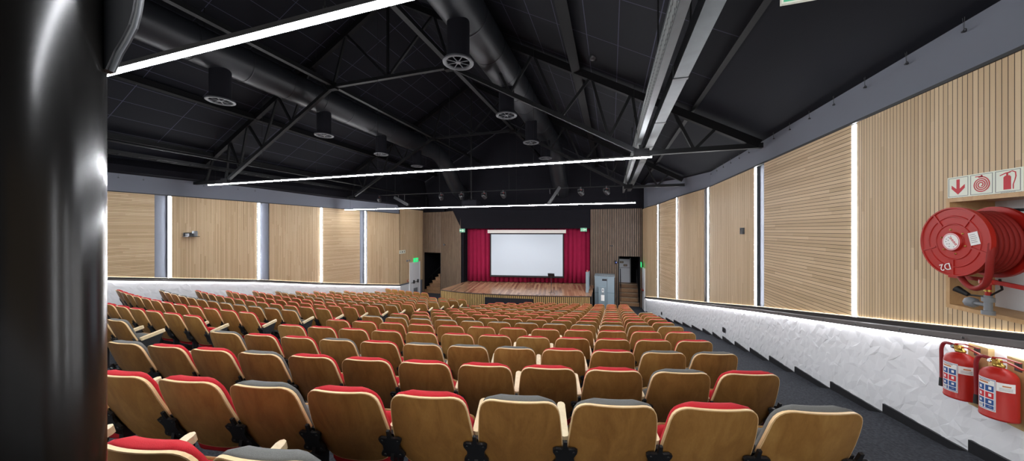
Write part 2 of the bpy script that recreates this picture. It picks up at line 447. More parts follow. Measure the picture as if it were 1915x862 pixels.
# ---- ledge channels with the cove tape above and below
def ledge(name, X_of, B_of, side, y0, y1, label):
    ys = frange(y0, y1, .45); t = thing(name, label, 'ledge', (X_of(y0), y0, B_of(y0)-.12))
    org = Vector(t.location)
    def sweep(nm, prof, m):
        mb = MB(); vs = []; n = len(prof)
        for Y in ys:
            for (dx, dz) in prof: vs.append(Vector((X_of(Y)-side*dx, Y, B_of(Y)+dz)) - org)
        fs = []
        for i in range(len(ys)-1):
            for k in range(n): fs.append((i*n+k, i*n+(k+1)%n, (i+1)*n+(k+1)%n, (i+1)*n+k))
        fs += [tuple(range(n)), tuple(range((len(ys)-1)*n, len(ys)*n))]
        mb.add(vs, fs); return mb.obj(nm, m, t)
    sweep('channel', [(-.06,-.004),(.05,-.004),(.05,-.05),(-.06,-.05)], M_ledge)
    sweep('lip', [(-.02,-.052),(.07,-.052),(.082,-.062),(.086,-.105),(.08,-.116),(-.02,-.116)], M_ledgelip)
    a = sweep('cove_tape', [(.012,-.118),(.05,-.118),(.05,-.124),(.012,-.124)], M_cove); a['label'] = 'white light tape under the ledge'
    b = sweep('glow_tape', [(.002,.0),(.016,.0),(.016,.005),(.002,.005)], M_covewarm); b['label'] = 'warm light tape behind the panel foot'
    mb = MB()
    for Y in frange(y0+.3, y1-.3, .62):
        mb.lathe([(.011,0),(.011,.006),(.006,.009)], 8, M=Matrix.Translation(Vector((X_of(Y)-side*.1, Y, B_of(Y)-.085))-org) @ Matrix.Rotation(-side*PI/2, 4, 'Y'))
    mb.obj('bolt', M_galvdark, t)
    return t
ledge('wall_ledge', XR, BR, 1, .3, 18.25, 'black ledge channel falling with the aisle below the panels beside the hose reel')
ledge('wall_ledge', XL, BL, -1, 4.0, 17.0, 'black ledge channel below the panels on the far wall across the hall')

# ---- oak panels
def wall_panel(X_of, T_of, B_of, side, ya, yb, m, label, group, tt=None, niche=None):
    ys = sorted(set(frange(ya, yb, .5))); n = len(ys)
    mb = MB()
    org = Vector((X_of(ya), ya, B_of(ya)))
    s = [0.0]
    for a, b in zip(ys, ys[1:]): s.append(s[-1] + math.hypot(b-a, X_of(b)-X_of(a)))
    tt = tt or T_of
    def strip(idx, z0f, z1f):
        vs = []; us = []
        for i in idx:
            Y = ys[i]; vs += [(X_of(Y), Y, z0f(Y)), (X_of(Y), Y, z1f(Y))]; us += [(s[i], z0f(Y)), (s[i], z1f(Y))]
        fs = []
        for k in range(len(idx)-1):
            q = (2*k, 2*k+1, 2*k+3, 2*k+2)
            fs.append(q if side > 0 else tuple(reversed(q)))
        mb.add([Vector(v)-org for v in vs], fs, 0, False, None, us)
    if niche:
        na, nb, nz0, nz1 = niche
        ys = sorted(set([y for y in ys if abs(y-na) > .05 and abs(y-nb) > .05] + [na, nb])); n = len(ys)
        s = [y-ya for y in ys]
        ia, ib = ys.index(na), ys.index(nb)
        strip(list(range(0, ia+1)), B_of, tt); strip(list(range(ib, n)), B_of, tt)
        strip(list(range(ia, ib+1)), B_of, lambda Y: nz0); strip(list(range(ia, ib+1)), lambda Y: nz1, tt)
    else:
        strip(list(range(n)), B_of, tt)
    vs = []; fs = []
    for Y in ys:
        X = X_of(Y)
        for o in (0, .05):
            vs += [(X+side*o, Y, B_of(Y)), (X+side*o, Y, tt(Y))]
    for i in range(n-1):
        a, b = 4*i, 4*i+4
        fs += [(a+1,a+3,b+3,b+1), (a,b,b+2,a+2)]
    e = 4*(n-1)
    fs += [(0,1,3,2), (e,e+2,e+3,e+1)]
    mb.add([Vector(v)-org for v in vs], fs, 1)
    # dark trim along the top
    o = mb.obj('acoustic_panel', [m, M_panedge]); o.location = org
    return tag(o, label, 'wall panel', group)
def panel_top_trim(X_of, T_of, side, ya, yb, name, label):
    mb = MB(); ys = frange(ya, yb, .5); vs = []; fs = []
    org = Vector((X_of(ya), ya, T_of(ya)))
    for Y in ys:
        X = X_of(Y)
        vs += [Vector((X-side*.014,Y,T_of(Y)+.002))-org, Vector((X-side*.014,Y,T_of(Y)+.03))-org, Vector((X+side*.06,Y,T_of(Y)+.03))-org, Vector((X+side*.06,Y,T_of(Y)+.002))-org]
    for i in range(len(ys)-1):
        for k in range(4): fs.append((4*i+k, 4*i+(k+1)%4, 4*i+4+(k+1)%4, 4*i+4+k))
    mb.add(vs, fs); o = mb.obj(name, M_ledge); o.location = org
    return tag(o, label, 'trim strip')
GR = 'oak panels on the wall beside the hose reel'; GL = 'oak panels on the far wall across the hall'
NICHE = (2.98, 3.93, ZC-.665, ZC+.255)
rp = [(yr(1228), 19.38, M_pan_v, 'narrow oak panel with upright grooves next to the stage-side exit beyond the reel wall'),
      (yr(1263.5), yr(1233), M_pan_h, 'oak panel with level grooves, second from the stage on the reel wall'),
      (yr(1317), yr(1268), M_pan_v, 'oak panel with upright grooves, third from the stage on the reel wall'),
      (yr(1410), yr(1327), M_pan_v, 'wide upright-grooved oak panel carrying a small black sensor'),
      (yr(1592), yr(1429), M_pan_h, 'large oak panel with level grooves between two light strips near the hose reel')]
for ya, yb, m, lab in rp: wall_panel(XR, TR, BR, 1, ya, yb, m, lab, GR)
wall_panel(XR, TR, BR, 1, .6, yr(1602), M_pan_v, 'largest upright-grooved oak panel, with the hose reel niche cut into it', GR, niche=NICHE)
lp = [(yl(150), yl(289), M_pan_h, 'oak panel with level grooves beside the black column on the far wall'),
      (yl(321), yl(480), M_pan_v, 'wide upright-grooved oak panel with a black bracketed device on the far wall'),
      (yl(503.5), yl(598), M_pan_v, 'upright-grooved oak panel, third from the column on the far wall'),
      (yl(604), yl(673), M_pan_h, 'oak panel with level grooves, fourth from the column on the far wall'),
      (yl(687), yl(747), M_pan_v, 'upright-grooved oak panel below the grey wall strip near the stage')]
for ya, yb, m, lab in lp: wall_panel(XL, TL, BL, -1, ya, yb, m, lab, GL)
wall_panel(XL, TL, lambda Y: BL(18), -1, 17.02, YF-.02, M_pan_v, 'tall upright-grooved oak panel around the white side exit door', GL, tt=lambda Y: ZC+1.4, niche=(yl(765.5), yl(786), BL(18)+.001, ZC-(490.5-431)/F*on_poly(775, WL)[2]+.03))
panel_top_trim(XR, TR, 1, .6, 18.6, 'panel_cap', 'thin black cap strip along the tops of the panels beside the hose reel')
panel_top_trim(XL, TL, -1, 4.5, 17.0, 'panel_cap', 'thin black cap strip along the tops of the panels on the far wall')

# ---- upright light strips between the panels
def wall_led(X_of, T_of, B_of, side, Y, w, label, group):
    X = X_of(Y) + side*.012
    t = thing('wall_light_strip', label, 'light strip', (X, Y, B_of(Y)+.005), 0, group)
    h = T_of(Y)-B_of(Y)-.01
    dY = Y+.02; sl = 0
    mb = MB(); mb.box(0 if side > 0 else -.03, -w/2-.006, 0, .03 if side > 0 else 0, w/2+.006, h); mb.obj('channel', M_galvdark, t)
    mb = MB(); mb.box(-.016 if side > 0 else .0, -w/2, .01, 0 if side > 0 else .016, w/2, h-.01)
    mb.obj('diffuser', M_ledwall, t)
for px, w, lab in ((1230.3,.07,'upright white light strip closest to the stage on the reel wall'),
                   (1265.5,.07,'upright white light strip, second from the stage on the reel wall'),
                   (1324,.07,'upright white light strip beside a dark gap, third from the stage on the reel wall'),
                   (1412.5,.065,'upright white light strip between the sensor panel and the level-grooved panel'),
                   (1597,.05,'tallest upright white light strip, nearest to the hose reel')):
    wall_led(XR, TR, BR, 1, yr(px), w, lab, 'upright light strips on the reel wall')
for px, lab in ((317.5,'upright white light strip nearest the black column on the far wall'),
                (484,'upright white light strip, second from the black column on the far wall'),
                (601,'upright white light strip, third from the black column on the far wall'),
                (683,'upright white light strip nearest the stage on the far wall')):
    wall_led(XL, TL, BL, -1, yl(px), .085, lab, 'upright light strips on the far wall')

# ---- ceiling
def ceil_mat():
    m = bpy.data.materials.new('black_ceiling_tiles'); m.use_nodes = True; g = NG(m); b = m.node_tree.nodes['Principled BSDF']
    b.inputs['Roughness'].default_value = .75; b.inputs['Specular IOR Level'].default_value = .12
    uvn = g.n('ShaderNodeUVMap'); sp = g.n('ShaderNodeSeparateXYZ'); g.link(uvn.outputs[0], sp.inputs[0])
    fu = g.math('FRACT', g.math('DIVIDE', sp.outputs[0], 1.25)); fv = g.math('FRACT', g.math('DIVIDE', sp.outputs[1], .65))
    ln = g.math('MAXIMUM', g.math('LESS_THAN', fu, .012), g.math('LESS_THAN', fv, .024))
    mx = g.n('ShaderNodeMix', data_type='RGBA'); g.link(ln, mx.inputs[0]); mx.inputs[6].default_value = lin((19,20,25)); mx.inputs[7].default_value = lin((60,61,76))
    g.link(mx.outputs[2], b.inputs['Base Color']); return m
M_ceil = ceil_mat(); M_ceil_plain = mat('black_ceiling_board', (22,24,31), .75, spec=.12, noise=.06, nscale=1)
mb = MB()
Y0, Y1 = -3.0, YF+.1
def roof_quad(Xa, Xb, mi):
    za, zb = roof_h(Xa), roof_h(Xb); d = math.hypot(Xb-Xa, zb-za)
    ua = math.hypot(Xa-XC, za-roof_h(XC)); ub = math.hypot(Xb-XC, zb-roof_h(XC))
    mb.add([(Xa,Y0,za),(Xb,Y0,zb),(Xb,Y1,zb),(Xa,Y1,za)], [(0,1,2,3)], mi, False, None, [(Y0,ua),(Y0,ub),(Y1,ub),(Y1,ua)])
roof_quad(XC, 1.66, 0); roof_quad(1.66, 3.3, 1); roof_quad(-13.96, XC, 0); roof_quad(-15.6, -13.96, 1)
struct(mb.obj('ceiling', [M_ceil, M_ceil_plain]))
# black boxed eaves over the far wall
EB = lambda Y: lerp_tab([(9.6,0),(13.5,.11),(16.9,.2),(17.05,.42),(19.4,.42)], Y)
mb = MB(); ys = sorted(frange(-3, 19.4, .6)+[16.9,17.05]); vs = []; fs = []
for Y in ys:
    X = XL(Y)
    for dx, dz in ((-.1,1.8),(.42,1.82),(.42,2.02),(.1,roof_h(X+.1)-ZC+.05)): vs.append((X+dx, Y, ZC+dz-(EB(Y) if dz < 1.9 else 0)))
for i in range(len(ys)-1):
    for k in range(4): fs.append((4*i+k,4*i+(k+1)%4,4*i+4+(k+1)%4,4*i+4+k))
mb.add(vs, fs); struct(mb.obj('trim_5', M_blackmat))

# ---- front wall: black gable, slatted sides, openings
FW = [(-12.6,19.4),(-11.0,19.2),(-8.95,18.05)]        # slatted wing with the stair opening, then splayed to the stage
ztop_slat = ZC+1.25
mb = MB()
# gable and header over the stage
mb.add([(-15.6,YF+.12,ZC+.9),(3.3,YF+.12,ZC+.9),(3.3,YF+.12,ZC+2.0),(XC,YF+.12,ZC+7.2),(-15.6,YF+.12,ZC+2.0)], [(0,1,2,3,4)], 0)
hl, hr = Vector((-8.95,18.05,0)), Vector((-1.18,19.4,0))
hz0, hz1 = ZC+.12, ZC+1.45
e = (hr-hl).normalized(); nrm = Vector((-e.y, e.x, 0))
ch0 = hl - e*.35
hdr = [(hl.x-.62, hl.y-.15, hz1), (hl.x+.0, hl.y, hz0), (hr.x, hr.y, hz0), (hr.x, hr.y, hz1)]
back = [(x+nrm.x*.5, y+nrm.y*.5, z) for x, y, z in hdr]
mb.add(hdr+back, [(0,1,2,3),(7,6,5,4),(0,4,5,1),(1,5,6,2),(2,6,7,3),(3,7,4,0)], 0)
# ceiling over the front between header and gable, and the black returns of the stage opening
mb.add([(-12.6,19.4,ztop_slat),(-11.0,19.2,ztop_slat),(-9.5,17.9,ztop_slat),(-1.18,19.35,ztop_slat),(1.9,19.4,ztop_slat),(1.9,19.6,ztop_slat),(-12.6,19.6,ztop_slat)], [(0,1,2,3,4,5,6)], 0)
mb.box(-9.05, 18.1, 0, -8.82, 18.75, hz0+.02, 0)
mb.box(-1.2, 19.45, 0, -1.12, 21.0, hz1, 0)
def slat_run(a, b, z0, z1, pitch=.108, w=.062, gap=None, mi=1):
    a, b = Vector((a[0],a[1],0)), Vector((b[0],b[1],0)); L = (b-a).length; e = (b-a)/L; n = Vector((e.y,-e.x,0))
    k = int(L/pitch)
    for i in range(k+1):
        s = i*pitch
        if s+w > L: break
        zz0, zz1 = z0, z1
        if gap and gap[0]-w < s < gap[1]: zz0 = gap[2]
        p = a+e*s
        vs = []
        for z in (zz0, zz1):
            for q in (p+n*.045, p+e*w+n*.045, p+e*w, p): vs.append((q.x,q.y,z))
        mb.add(vs, [(3,2,1,0),(4,5,6,7),(0,1,5,4),(1,2,6,5),(2,3,7,6),(3,0,4,7)], mi)
def backing(a, b, z0, z1, gap=None, mi=2):
    a, b = Vector((a[0],a[1],0)), Vector((b[0],b[1],0)); L = (b-a).length; e = (b-a)/L
    def q(s0, s1, za, zb):
        p, r = a+e*s0, a+e*s1
        mb.add([(p.x,p.y,za),(r.x,r.y,za),(r.x,r.y,zb),(p.x,p.y,zb)], [(0,1,2,3)], mi)
    if gap:
        q(0, gap[0], z0, z1); q(gap[1], L, z0, z1); q(gap[0], gap[1], gap[2], z1)
    else: q(0, L, z0, z1)
LOPEN = (.17, 1.52, ZC-1.52)
slat_run(FW[0], FW[1], 0, ztop_slat, gap=LOPEN); backing(FW[0], FW[1], 0, ztop_slat, LOPEN)
slat_run(FW[1], FW[2], 0, ztop_slat); backing(FW[1], FW[2], 0, ztop_slat)
RA, RB = (-1.15, YF), (1.70, YF)
def rx(px):
    return on_y(px, 431, YF).x
ROPEN = (rx(1158)-RA[0], rx(1196.5)-RA[0], on_y(1177, 479.5, YF).z)
slat_run(RA, RB, 0, ztop_slat, gap=ROPEN, pitch=.098, w=.05); backing(RA, RB, 0, ztop_slat, ROPEN)
struct(mb.obj('wall_front', [M_blackmat, M_slat, M_darkgap]))
# ---- black stage house behind the front wall
mb = MB()
def quad(a, b, c, d, mi=0): mb.add([a,b,c,d], [(0,1,2,3)], mi)
zt = ZC+1.5
quad((-15.6,23,0),(3.3,23,0),(3.3,23,zt),(-15.6,23,zt)); quad((-15.6,23,0),(-15.6,23,zt),(-15.6,19.4,zt),(-15.6,19.4,0)); quad((3.3,19.4,0),(3.3,19.4,zt),(3.3,23,zt),(3.3,23,0))
quad((-15.6,19.5,zt),(3.3,19.5,zt),(3.3,23,zt),(-15.6,23,zt))
mb.box(-10.95,19.35,0,-10.85,23,zt); mb.box(-12.75,19.5,0,-12.6,23,zt)
mb.box(rx(1197)+.0,19.5,0,rx(1197)+.1,23,zt); mb.box(rx(1157)-.1,19.5,0,rx(1157),23,zt)
struct(mb.obj('wall_back', M_blackmat))

# ---- stage
FR = [(-8.97,15.62),(-8.2,15.42),(-7.41,15.3),(-6.6,15.27),(-5.8,15.31),(-5.0,15.38),(-4.19,15.5),(-3.4,15.64),(-2.5,15.84),(-1.7,16.04),(-.93,16.26)]
SZ = ZC-3.25
stage = thing('stage', 'raised timber stage with a curved slatted front below the projection screen', 'stage', (-4.9,15.3,0))
O = Vector(stage.location)
outline = FR + [(-.98,20.6),(-8.85,20.6),(-8.85,18.1)]
def plank_mat():
    m = slat_mat('stage_planks', 'u', .12, .03, [(122,86,64),(148,110,84),(166,128,98),(184,146,114)], (52,34,28), .22, 1.6, .1)
    m.node_tree.nodes['Principled BSDF'].inputs['Specular IOR Level'].default_value = .6
    return m
mb = MB(); pts = [(x-O.x, y-O.y) for x, y in outline]
n = len(pts); vs = [(x,y,SZ) for x,y in pts]+[(x,y,SZ-.06) for x,y in pts]
mb.add(vs, [tuple(range(n)), tuple(reversed(range(n,2*n)))] + [(i,n+i,n+(i+1)%n,(i+1)%n) for i in range(n)], 0, False, None, [(x*.985+y*.17, y) for x,y in pts]*2)
mb.obj('deck', plank_mat(), stage)
mb = MB(); mb.tube([(x-O.x, y-O.y-.01, SZ-.035) for x,y in FR], .03, 6); mb.obj('nosing', mat('dark_stage_nosing', (44,30,26), .5), stage)
sl = [0.0]
for a, b in zip(FR, FR[1:]): sl.append(sl[-1]+math.dist(a, b))
def fr_at(s):
    for i in range(len(FR)-1):
        if s <= sl[i+1] or i == len(FR)-2:
            t = (s-sl[i])/(sl[i+1]-sl[i]); a, b = FR[i], FR[i+1]
            e = Vector((b[0]-a[0], b[1]-a[1], 0)).normalized()
            return Vector((a[0]+(b[0]-a[0])*t, a[1]+(b[1]-a[1])*t, 0)), e
def fr_s(px):
    p = on_poly(px, FR); best = min(range(401), key=lambda k: (fr_at(sl[-1]*k/400)[0]-Vector((p[0],p[1],0))).length); return sl[-1]*best/400
sa, sb = fr_s(907), fr_s(995)
mb = MB(); mb2 = MB(); s = .02
while s < sl[-1]-.06:
    p, e = fr_at(s); q = p+e*.062; nn = Vector((e.y,-e.x,0)); p = p-O; q = q-O
    z0, z1 = 0, SZ-.06
    segs = [(z0, z1)] if not (sa-.03 < s < sb) else [(z0,.3),(.93,z1)]
    for zz0, zz1 in segs:
        vs = []
        for z in (zz0, zz1):
            for r in (p+nn*.03, q+nn*.03, q-nn*.0, p-nn*.0): vs.append((r.x,r.y,z))
        mb.add(vs, [(3,2,1,0),(4,5,6,7),(0,1,5,4),(1,2,6,5),(2,3,7,6),(3,0,4,7)])
    s += .1
mb.obj('front_slats', M_slat_pale, stage)
mb = MB(); vs = []
for x, y in FR: vs += [(x-O.x,y-O.y,0),(x-O.x,y-O.y,SZ-.06)]
mb.add(vs, [(2*i,2*i+2,2*i+3,2*i+1) for i in range(len(FR)-1)])
x0, y0 = FR[-1]; mb.add([(x0-O.x,y0-O.y,0),(-.98-O.x,20.6-O.y,0),(-.98-O.x,20.6-O.y,SZ-.06),(x0-O.x,y0-O.y,SZ-.06)], [(0,1,2,3)])
mb.obj('backing', M_darkgap, stage)
mb = MB()
ks = frange(sa, sb, .3)
for a, b in zip(ks, ks[1:]):
    p, e = fr_at(a); q, e2 = fr_at(b); nn = Vector((e.y,-e.x,0))
    vs = []
    for z in (.3,.93):
        for r in (p+nn*.05, q+nn*.05, q, p): vs.append((r.x-O.x,r.y-O.y,z))
    mb.add(vs, [(3,2,1,0),(4,5,6,7),(0,1,5,4),(1,2,6,5),(2,3,7,6),(3,0,4,7)])
o = mb.obj('vent_recess', mat('black_vent_cover', (20,22,30), .5), stage); o['label'] = 'black recess in the slatted stage front'

# ---- curtains
def curtain(a, b, z0, z1, label, seed, nf):
    a, b = Vector((a[0],a[1],0)), Vector((b[0],b[1],0)); L = (b-a).length; e = (b-a)/L; n = Vector((-e.y,e.x,0))
    rnd = random.Random(seed); ph = [rnd.uniform(-.8,.8) for _ in range(nf+2)]; am = [rnd.uniform(.6,1.2) for _ in range(nf+2)]
    mb = MB(); N = nf*10; vs = []; zs = [z0, z0+.25*(z1-z0), z0+.6*(z1-z0), z1]
    for j, z in enumerate(zs):
        for i in range(N+1):
            t = i/N*nf; k = int(t)
            A = .075*(am[k]*(1-t+k)+am[k+1]*(t-k)); p0 = ph[k]*(1-t+k)+ph[k+1]*(t-k)
            w = A*(1-.2*j)*math.sin(2*PI*t+p0)
            p = a+e*(L*i/N + .03*math.cos(2*PI*t+p0)) + n*w
            vs.append((p.x-a.x,p.y-a.y,z-z0))
    fs = []
    for j in range(len(zs)-1):
        for i in range(N): fs.append((j*(N+1)+i, j*(N+1)+i+1, (j+1)*(N+1)+i+1, (j+1)*(N+1)+i))
    mb.add(vs, fs, 0, True)
    o = mb.obj('stage_curtain', M_curtain); o.location = (a.x,a.y,z0)
    so = o.modifiers.new('thick', 'SOLIDIFY'); so.thickness = .012
    return tag(o, label, 'curtain', 'crimson curtains behind the screen')
curtain((-8.8,18.6), (-5.05,19.22), SZ+.03, ZC+.55, 'crimson stage curtain hanging behind the screen on the side with the stair opening', 5, 13)
curtain((-5.15,19.32), (-1.22,19.95), SZ+.03, ZC+.55, 'crimson stage curtain hanging behind the screen on the side with the lift', 6, 14)

# ---- projection screen
LN = [tuple((hl+nrm*.12-e0*2)[:2]) for e0 in (Vector((hr-hl)).normalized(),)] + [tuple((hr+nrm*.12+(hr-hl).normalized()*2)[:2])]
es = (hr-hl).normalized()
pa = on_poly(916.5, LN); pb = on_poly(1054.5, LN)
A = Vector((pa[0],pa[1],0)); B = Vector((pb[0],pb[1],0)); Wd = (B-A).length; dm = (pa[2]+pb[2])/2
zb_, zt_ = ZC-(517.5-431)/F*dm, ZC-(436-431)/F*dm
scr = thing('projection_screen', 'white projection screen with a black border hanging over the stage', 'projection screen', (A+B)/2+Vector((0,0,zb_)), math.atan2(es.y, es.x))
mb = MB(); h = zt_-zb_
mb.box(-Wd/2,0,0,Wd/2,.012,h); mb.obj('border', M_screenblk, scr)
mb = MB(); mb.box(-Wd/2+.07,-.003,.07,Wd/2-.07,.001,h-.07); mb.obj('screen_surface', M_screen, scr)
mb = MB(); mb.lathe([(.025,-Wd/2),(.025,Wd/2)], 10, M=Matrix.Translation((0,.006,-.02)) @ Matrix.Rotation(PI/2,4,'Y')); mb.obj('bottom_bar', M_screenblk, scr)
mb = MB(); mb.box(-Wd/2-.12,-.07,h+.005,Wd/2+.1,.1,h+.2); mb.box(-Wd/2-.14,-.075,h,-Wd/2-.1,.105,h+.205); mb.box(Wd/2+.08,-.075,h,Wd/2+.12,.105,h+.205)
o = mb.obj('roller_case', mat('cream_screen_case', (206,200,194), .5), scr)
mb = MB()
for x in (-Wd/2+.3, Wd/2-.3): mb.box(x-.02,-.01,h+.2,x+.02,.03,h+.36)
mb.obj('hanger', M_black, scr)

# ---- music stand on the stage
p = P(1031, 549, 3.25*F/118)
st = thing('music_stand', 'slim black music stand on the stage in front of the screen', 'stand', (p.x,p.y,SZ))
mb = MB()
for k in range(3):
    a = 2*PI*k/3+.4; mb.bar((0,0,.1), (.2*math.cos(a),.2*math.sin(a),.012), .016, .016)
mb.obj('tripod_base', M_black, st)
mb = MB(); mb.tube([(0,0,.05),(0,0,.9)], .014, 8); mb.obj('pole', M_black, st)
mb = MB(); R = Matrix.Translation((0,-.02,.93)) @ Matrix.Rotation(math.radians(-62),4,'X'); mb.box(-.17,-.11,-.008,.17,.11,.008,0,R); mb.box(-.17,-.115,.0,.17,-.1,.035,0,R); mb.obj('desk', M_black, st)

# ---- gate on the stage edge
p = P(1101, 547, 3.25*F/116)
gt = thing('stage_gate', 'blue-grey folding gate standing on the stage edge beside the lift', 'gate', (p.x-.08,p.y,SZ))
mb = MB(); mb.box(-.07,-.04,0,.07,.04,1.08); mb.obj('post', M_lift, gt)
mb = MB(); mb.box(.02,.06,.06,.07,.95,1.02); mb.box(.015,.2,.4,.02,.8,.9); mb.obj('panel', M_lift, gt)
mb = MB(); mb.lathe([(.03,1.085),(.03,1.14),(.015,1.17)], 10); o = mb.obj('beacon', mat('amber_cap', (190,110,90), .4), gt); o['label'] = 'reddish cap on the gate post'

# ---- platform lift
x0l, x1l, yl0, yl1 = -.85, .17, 17.75, 18.9
lf = thing('platform_lift', 'blue-grey wheelchair platform lift standing between the stage and the stair opening', 'lift', ((x0l+x1l)/2, yl0, 0))
hx = (x1l-x0l)/2; H = 1.9
mb = MB(); mb.box(-hx,.04,0,hx,yl1-yl0,H-.04); mb.box(-hx-.015,0.02,H-.05,hx+.015,yl1-yl0+.01,H); mb.obj('cabinet', M_lift, lf)
mb = MB(); mb.box(-hx+.01,.0,.05,.12,.04,H-.08); mb.obj('door', M_lift, lf)
mb = MB(); mb.box(.14,.0,.05,hx-.01,.04,H-.08); mb.box(-hx+.01,-.004,1.0,-.3,.0,1.02,1); mb.box(.14,-.004,1.02,hx-.01,.0,1.035,1); mb.obj('side_panel', [M_lift, M_liftdark], lf)
mb = MB(); mb.box(-.12,-.006,H-.24,.12,.002,H-.14); mb.obj('window_slot', M_black, lf)
cp = thing('control_pillar', '', '', (0,0,0)); 
bpy.data.objects.remove(cp)
mb = MB(); mb.box(-.3,-.16,0,.02,0,1.32); mb.box(-.31,-.165,1.3,.03,0,1.34); cpo = mb.obj('control_pillar', M_lift, lf)
mb = MB(); mb.box(-.13,-.166,1.08,-.03,-.16,1.28); mb.box(-.17,-.166,.62,.0,-.16,.93); mb.obj('notice', M_paper, cpo)
mb = MB()
mb.box(-.11,-.168,1.13,-.05,-.165,1.25); mb.box(-.12,-.175,.95,-.05,-.16,1.05); mb.obj('button_plate', M_greyplas, cpo)
mb = MB()
mb.tube([(-hx,.03,H),(-hx,.03,H+.07),(hx,.03,H+.07),(hx,.03,H)], .012, 6)
for k in range(1,9): x = -hx+2*hx*k/9; mb.bar((x,.03,H),(x,.03,H+.07),.012,.012)
mb.obj('guard_rail', M_greyplas, lf)
mb = MB(); mb.tube([(hx+.0,-.0,.35),(hx+.1,-.03,.95),(hx+.06,.05,1.0)], .01, 6); mb.obj('lever', M_black, lf)

# ---- stairs in the two openings
stl = thing('stairs', 'timber steps climbing out of sight in the opening beside the white exit door', 'stairs', (-11.7,19.4,0))
for i in range(6):
    mb = MB(); mb.box(-.85+.22*i, .1+.02*i, .222*i+.002, .72, 1.9, .222*(i+1)-.04); mb.box(-.87+.22*i, .07+.02*i, .222*(i+1)-.04, .72, 1.9, .222*(i+1)); mb.obj('step', M_stepwood, stl)
mb = MB(); mb.tube([(-.82,.6,.95),(.7,.6,2.25)], .025, 8); mb.bar((-.5,.6,.3),(-.5,.6,1.2),.03,.03); mb.bar((.2,.6,.9),(.2,.6,1.8),.03,.03); mb.obj('handrail', M_truss, stl)
xa, xb = rx(1159), rx(1196)
strr = thing('stairs', 'timber steps with pale nosings leading up to the notice-covered door beside the lift', 'stairs', ((xa+xb)/2,19.5,0)); hw = (xb-xa)/2
for i in range(5):
    mb = MB(); mb.box(-hw,.03+.27*i,.222*i+.002,hw,1.6,.222*(i+1)-.03); o = mb.obj('step', M_stepwood, strr)
    mb = MB(); mb.box(-hw,.0+.27*i,.222*(i+1)-.03,hw,.12+.27*i,.222*(i+1)); mb.obj('nosing', mat('pale_nosing', (150,132,112), .5) if i == 0 else bpy.data.materials['pale_nosing'], o)
    mb = MB(); mb.box(-hw,.12+.27*i,.222*(i+1)-.03,hw,1.6,.222*(i+1)); mb.obj('tread', M_stepwood, o)
for sx in (-1, 1):
    mb = MB(); mb.tube([(sx*(hw-.06),.0,1.0),(sx*(hw-.06),1.2,2.0)], .022, 8); mb.bar((sx*(hw-.06),.05,.2),(sx*(hw-.06),.05,1.04),.03,.03); mb.bar((sx*(hw-.06),1.1,1.0),(sx*(hw-.06),1.1,1.92),.03,.03); mb.obj('handrail', M_black, strr)
# door at the top of those steps
dp = P(1158, 529, 20.0); Yd = 21.3
q0 = on_y(1152, 484, Yd); q1 = on_y(1179.5, 530, Yd)
mb = MB(); mb.box(q0.x,Yd,1.0,q1.x-.06,Yd+.05,q0.z+.0); mb.box(q1.x-.06,Yd-.03,1.0,q1.x,Yd+.08,q0.z+.06,1); mb.box(q0.x,Yd-.015,2.0,q1.x-.06,Yd,2.03,1)
d2 = struct(mb.obj('door_2', [mat('off_white_door', (196,200,206), .5), M_greyplas]))
def flat_on_y(name, x0, x1, z0, z1, Y, m, parent=None, t=.008):
    mb = MB(); mb.box(x0,Y-t,z0,x1,Y,z1); return mb.obj(name, m, parent)
M_notice = mat('brown_notice', (104,88,74), .6)
for a, b, lab in (((1159,488),(1166,492),'framed notice on the door at the top of the steps, upper one'), ((1166,494),(1173,498),'framed notice on the door at the top of the steps, lower one')):
    p0 = on_y(a[0],a[1],Yd); p1 = on_y(b[0],b[1],Yd)
    mb = MB(); mb.box(p0.x,Yd-.02,p1.z,p1.x,Yd,p0.z); o = recentre(mb.obj('notice', M_notice)); tag(o, lab, 'notice')
    mb = MB(); mb.box(p0.x-o.location.x+.04,Yd-.024-o.location.y,.03,p1.x-o.location.x-.04,Yd-.019-o.location.y,p0.z-p1.z-.03); mb.obj('sheet', mat('notice_sheet', (150,136,118), .6), o)

# ---- side exit door on the far wall (double leaf, white)
XD = -12.60
ya, yb = yl(765.5), yl(786)
dA = on_poly(775, WL)[2]; zd = ZC-(490.5-431)/F*dA
mb = MB(); ym = ya+(yb-ya)*.27
mb.box(XD-.06,ya,0,XD,ym-.012,zd); mb.box(XD-.06,ym+.012,0,XD,yb-.04,zd); mb.box(XD-.05,yb-.035,0,XD+.02,yb+.03,zd+.03); mb.box(XD-.05,ya-.04,zd,XD+.005,yb,zd+.03)
mb.box(XD-.05,ym-.012,0,XD-.02,ym+.012,zd,1)
d1 = struct(mb.obj('door_1', [M_white, M_black]))
mb = MB(); zp = ZC-(526-431)/F*dA
mb.bar((XD+.07,ya+.1,zp-.05),(XD+.07,yb-.3,zp-.0),.03,.03)
for y in (ym+.08, yb-.3): mb.box(XD-.0,y-.03,zp-.12,XD+.09,y+.03,zp+.1)
mb.obj('push_bar', M_black, d1)
mb = MB(); mb.box(XD,ym+.1,.05,XD+.02,yb-.3,.5); mb.box(XD,ya+.1,.05,XD+.02,ym-.1,.3); mb.obj('kick_plate', M_greyplas, d1)
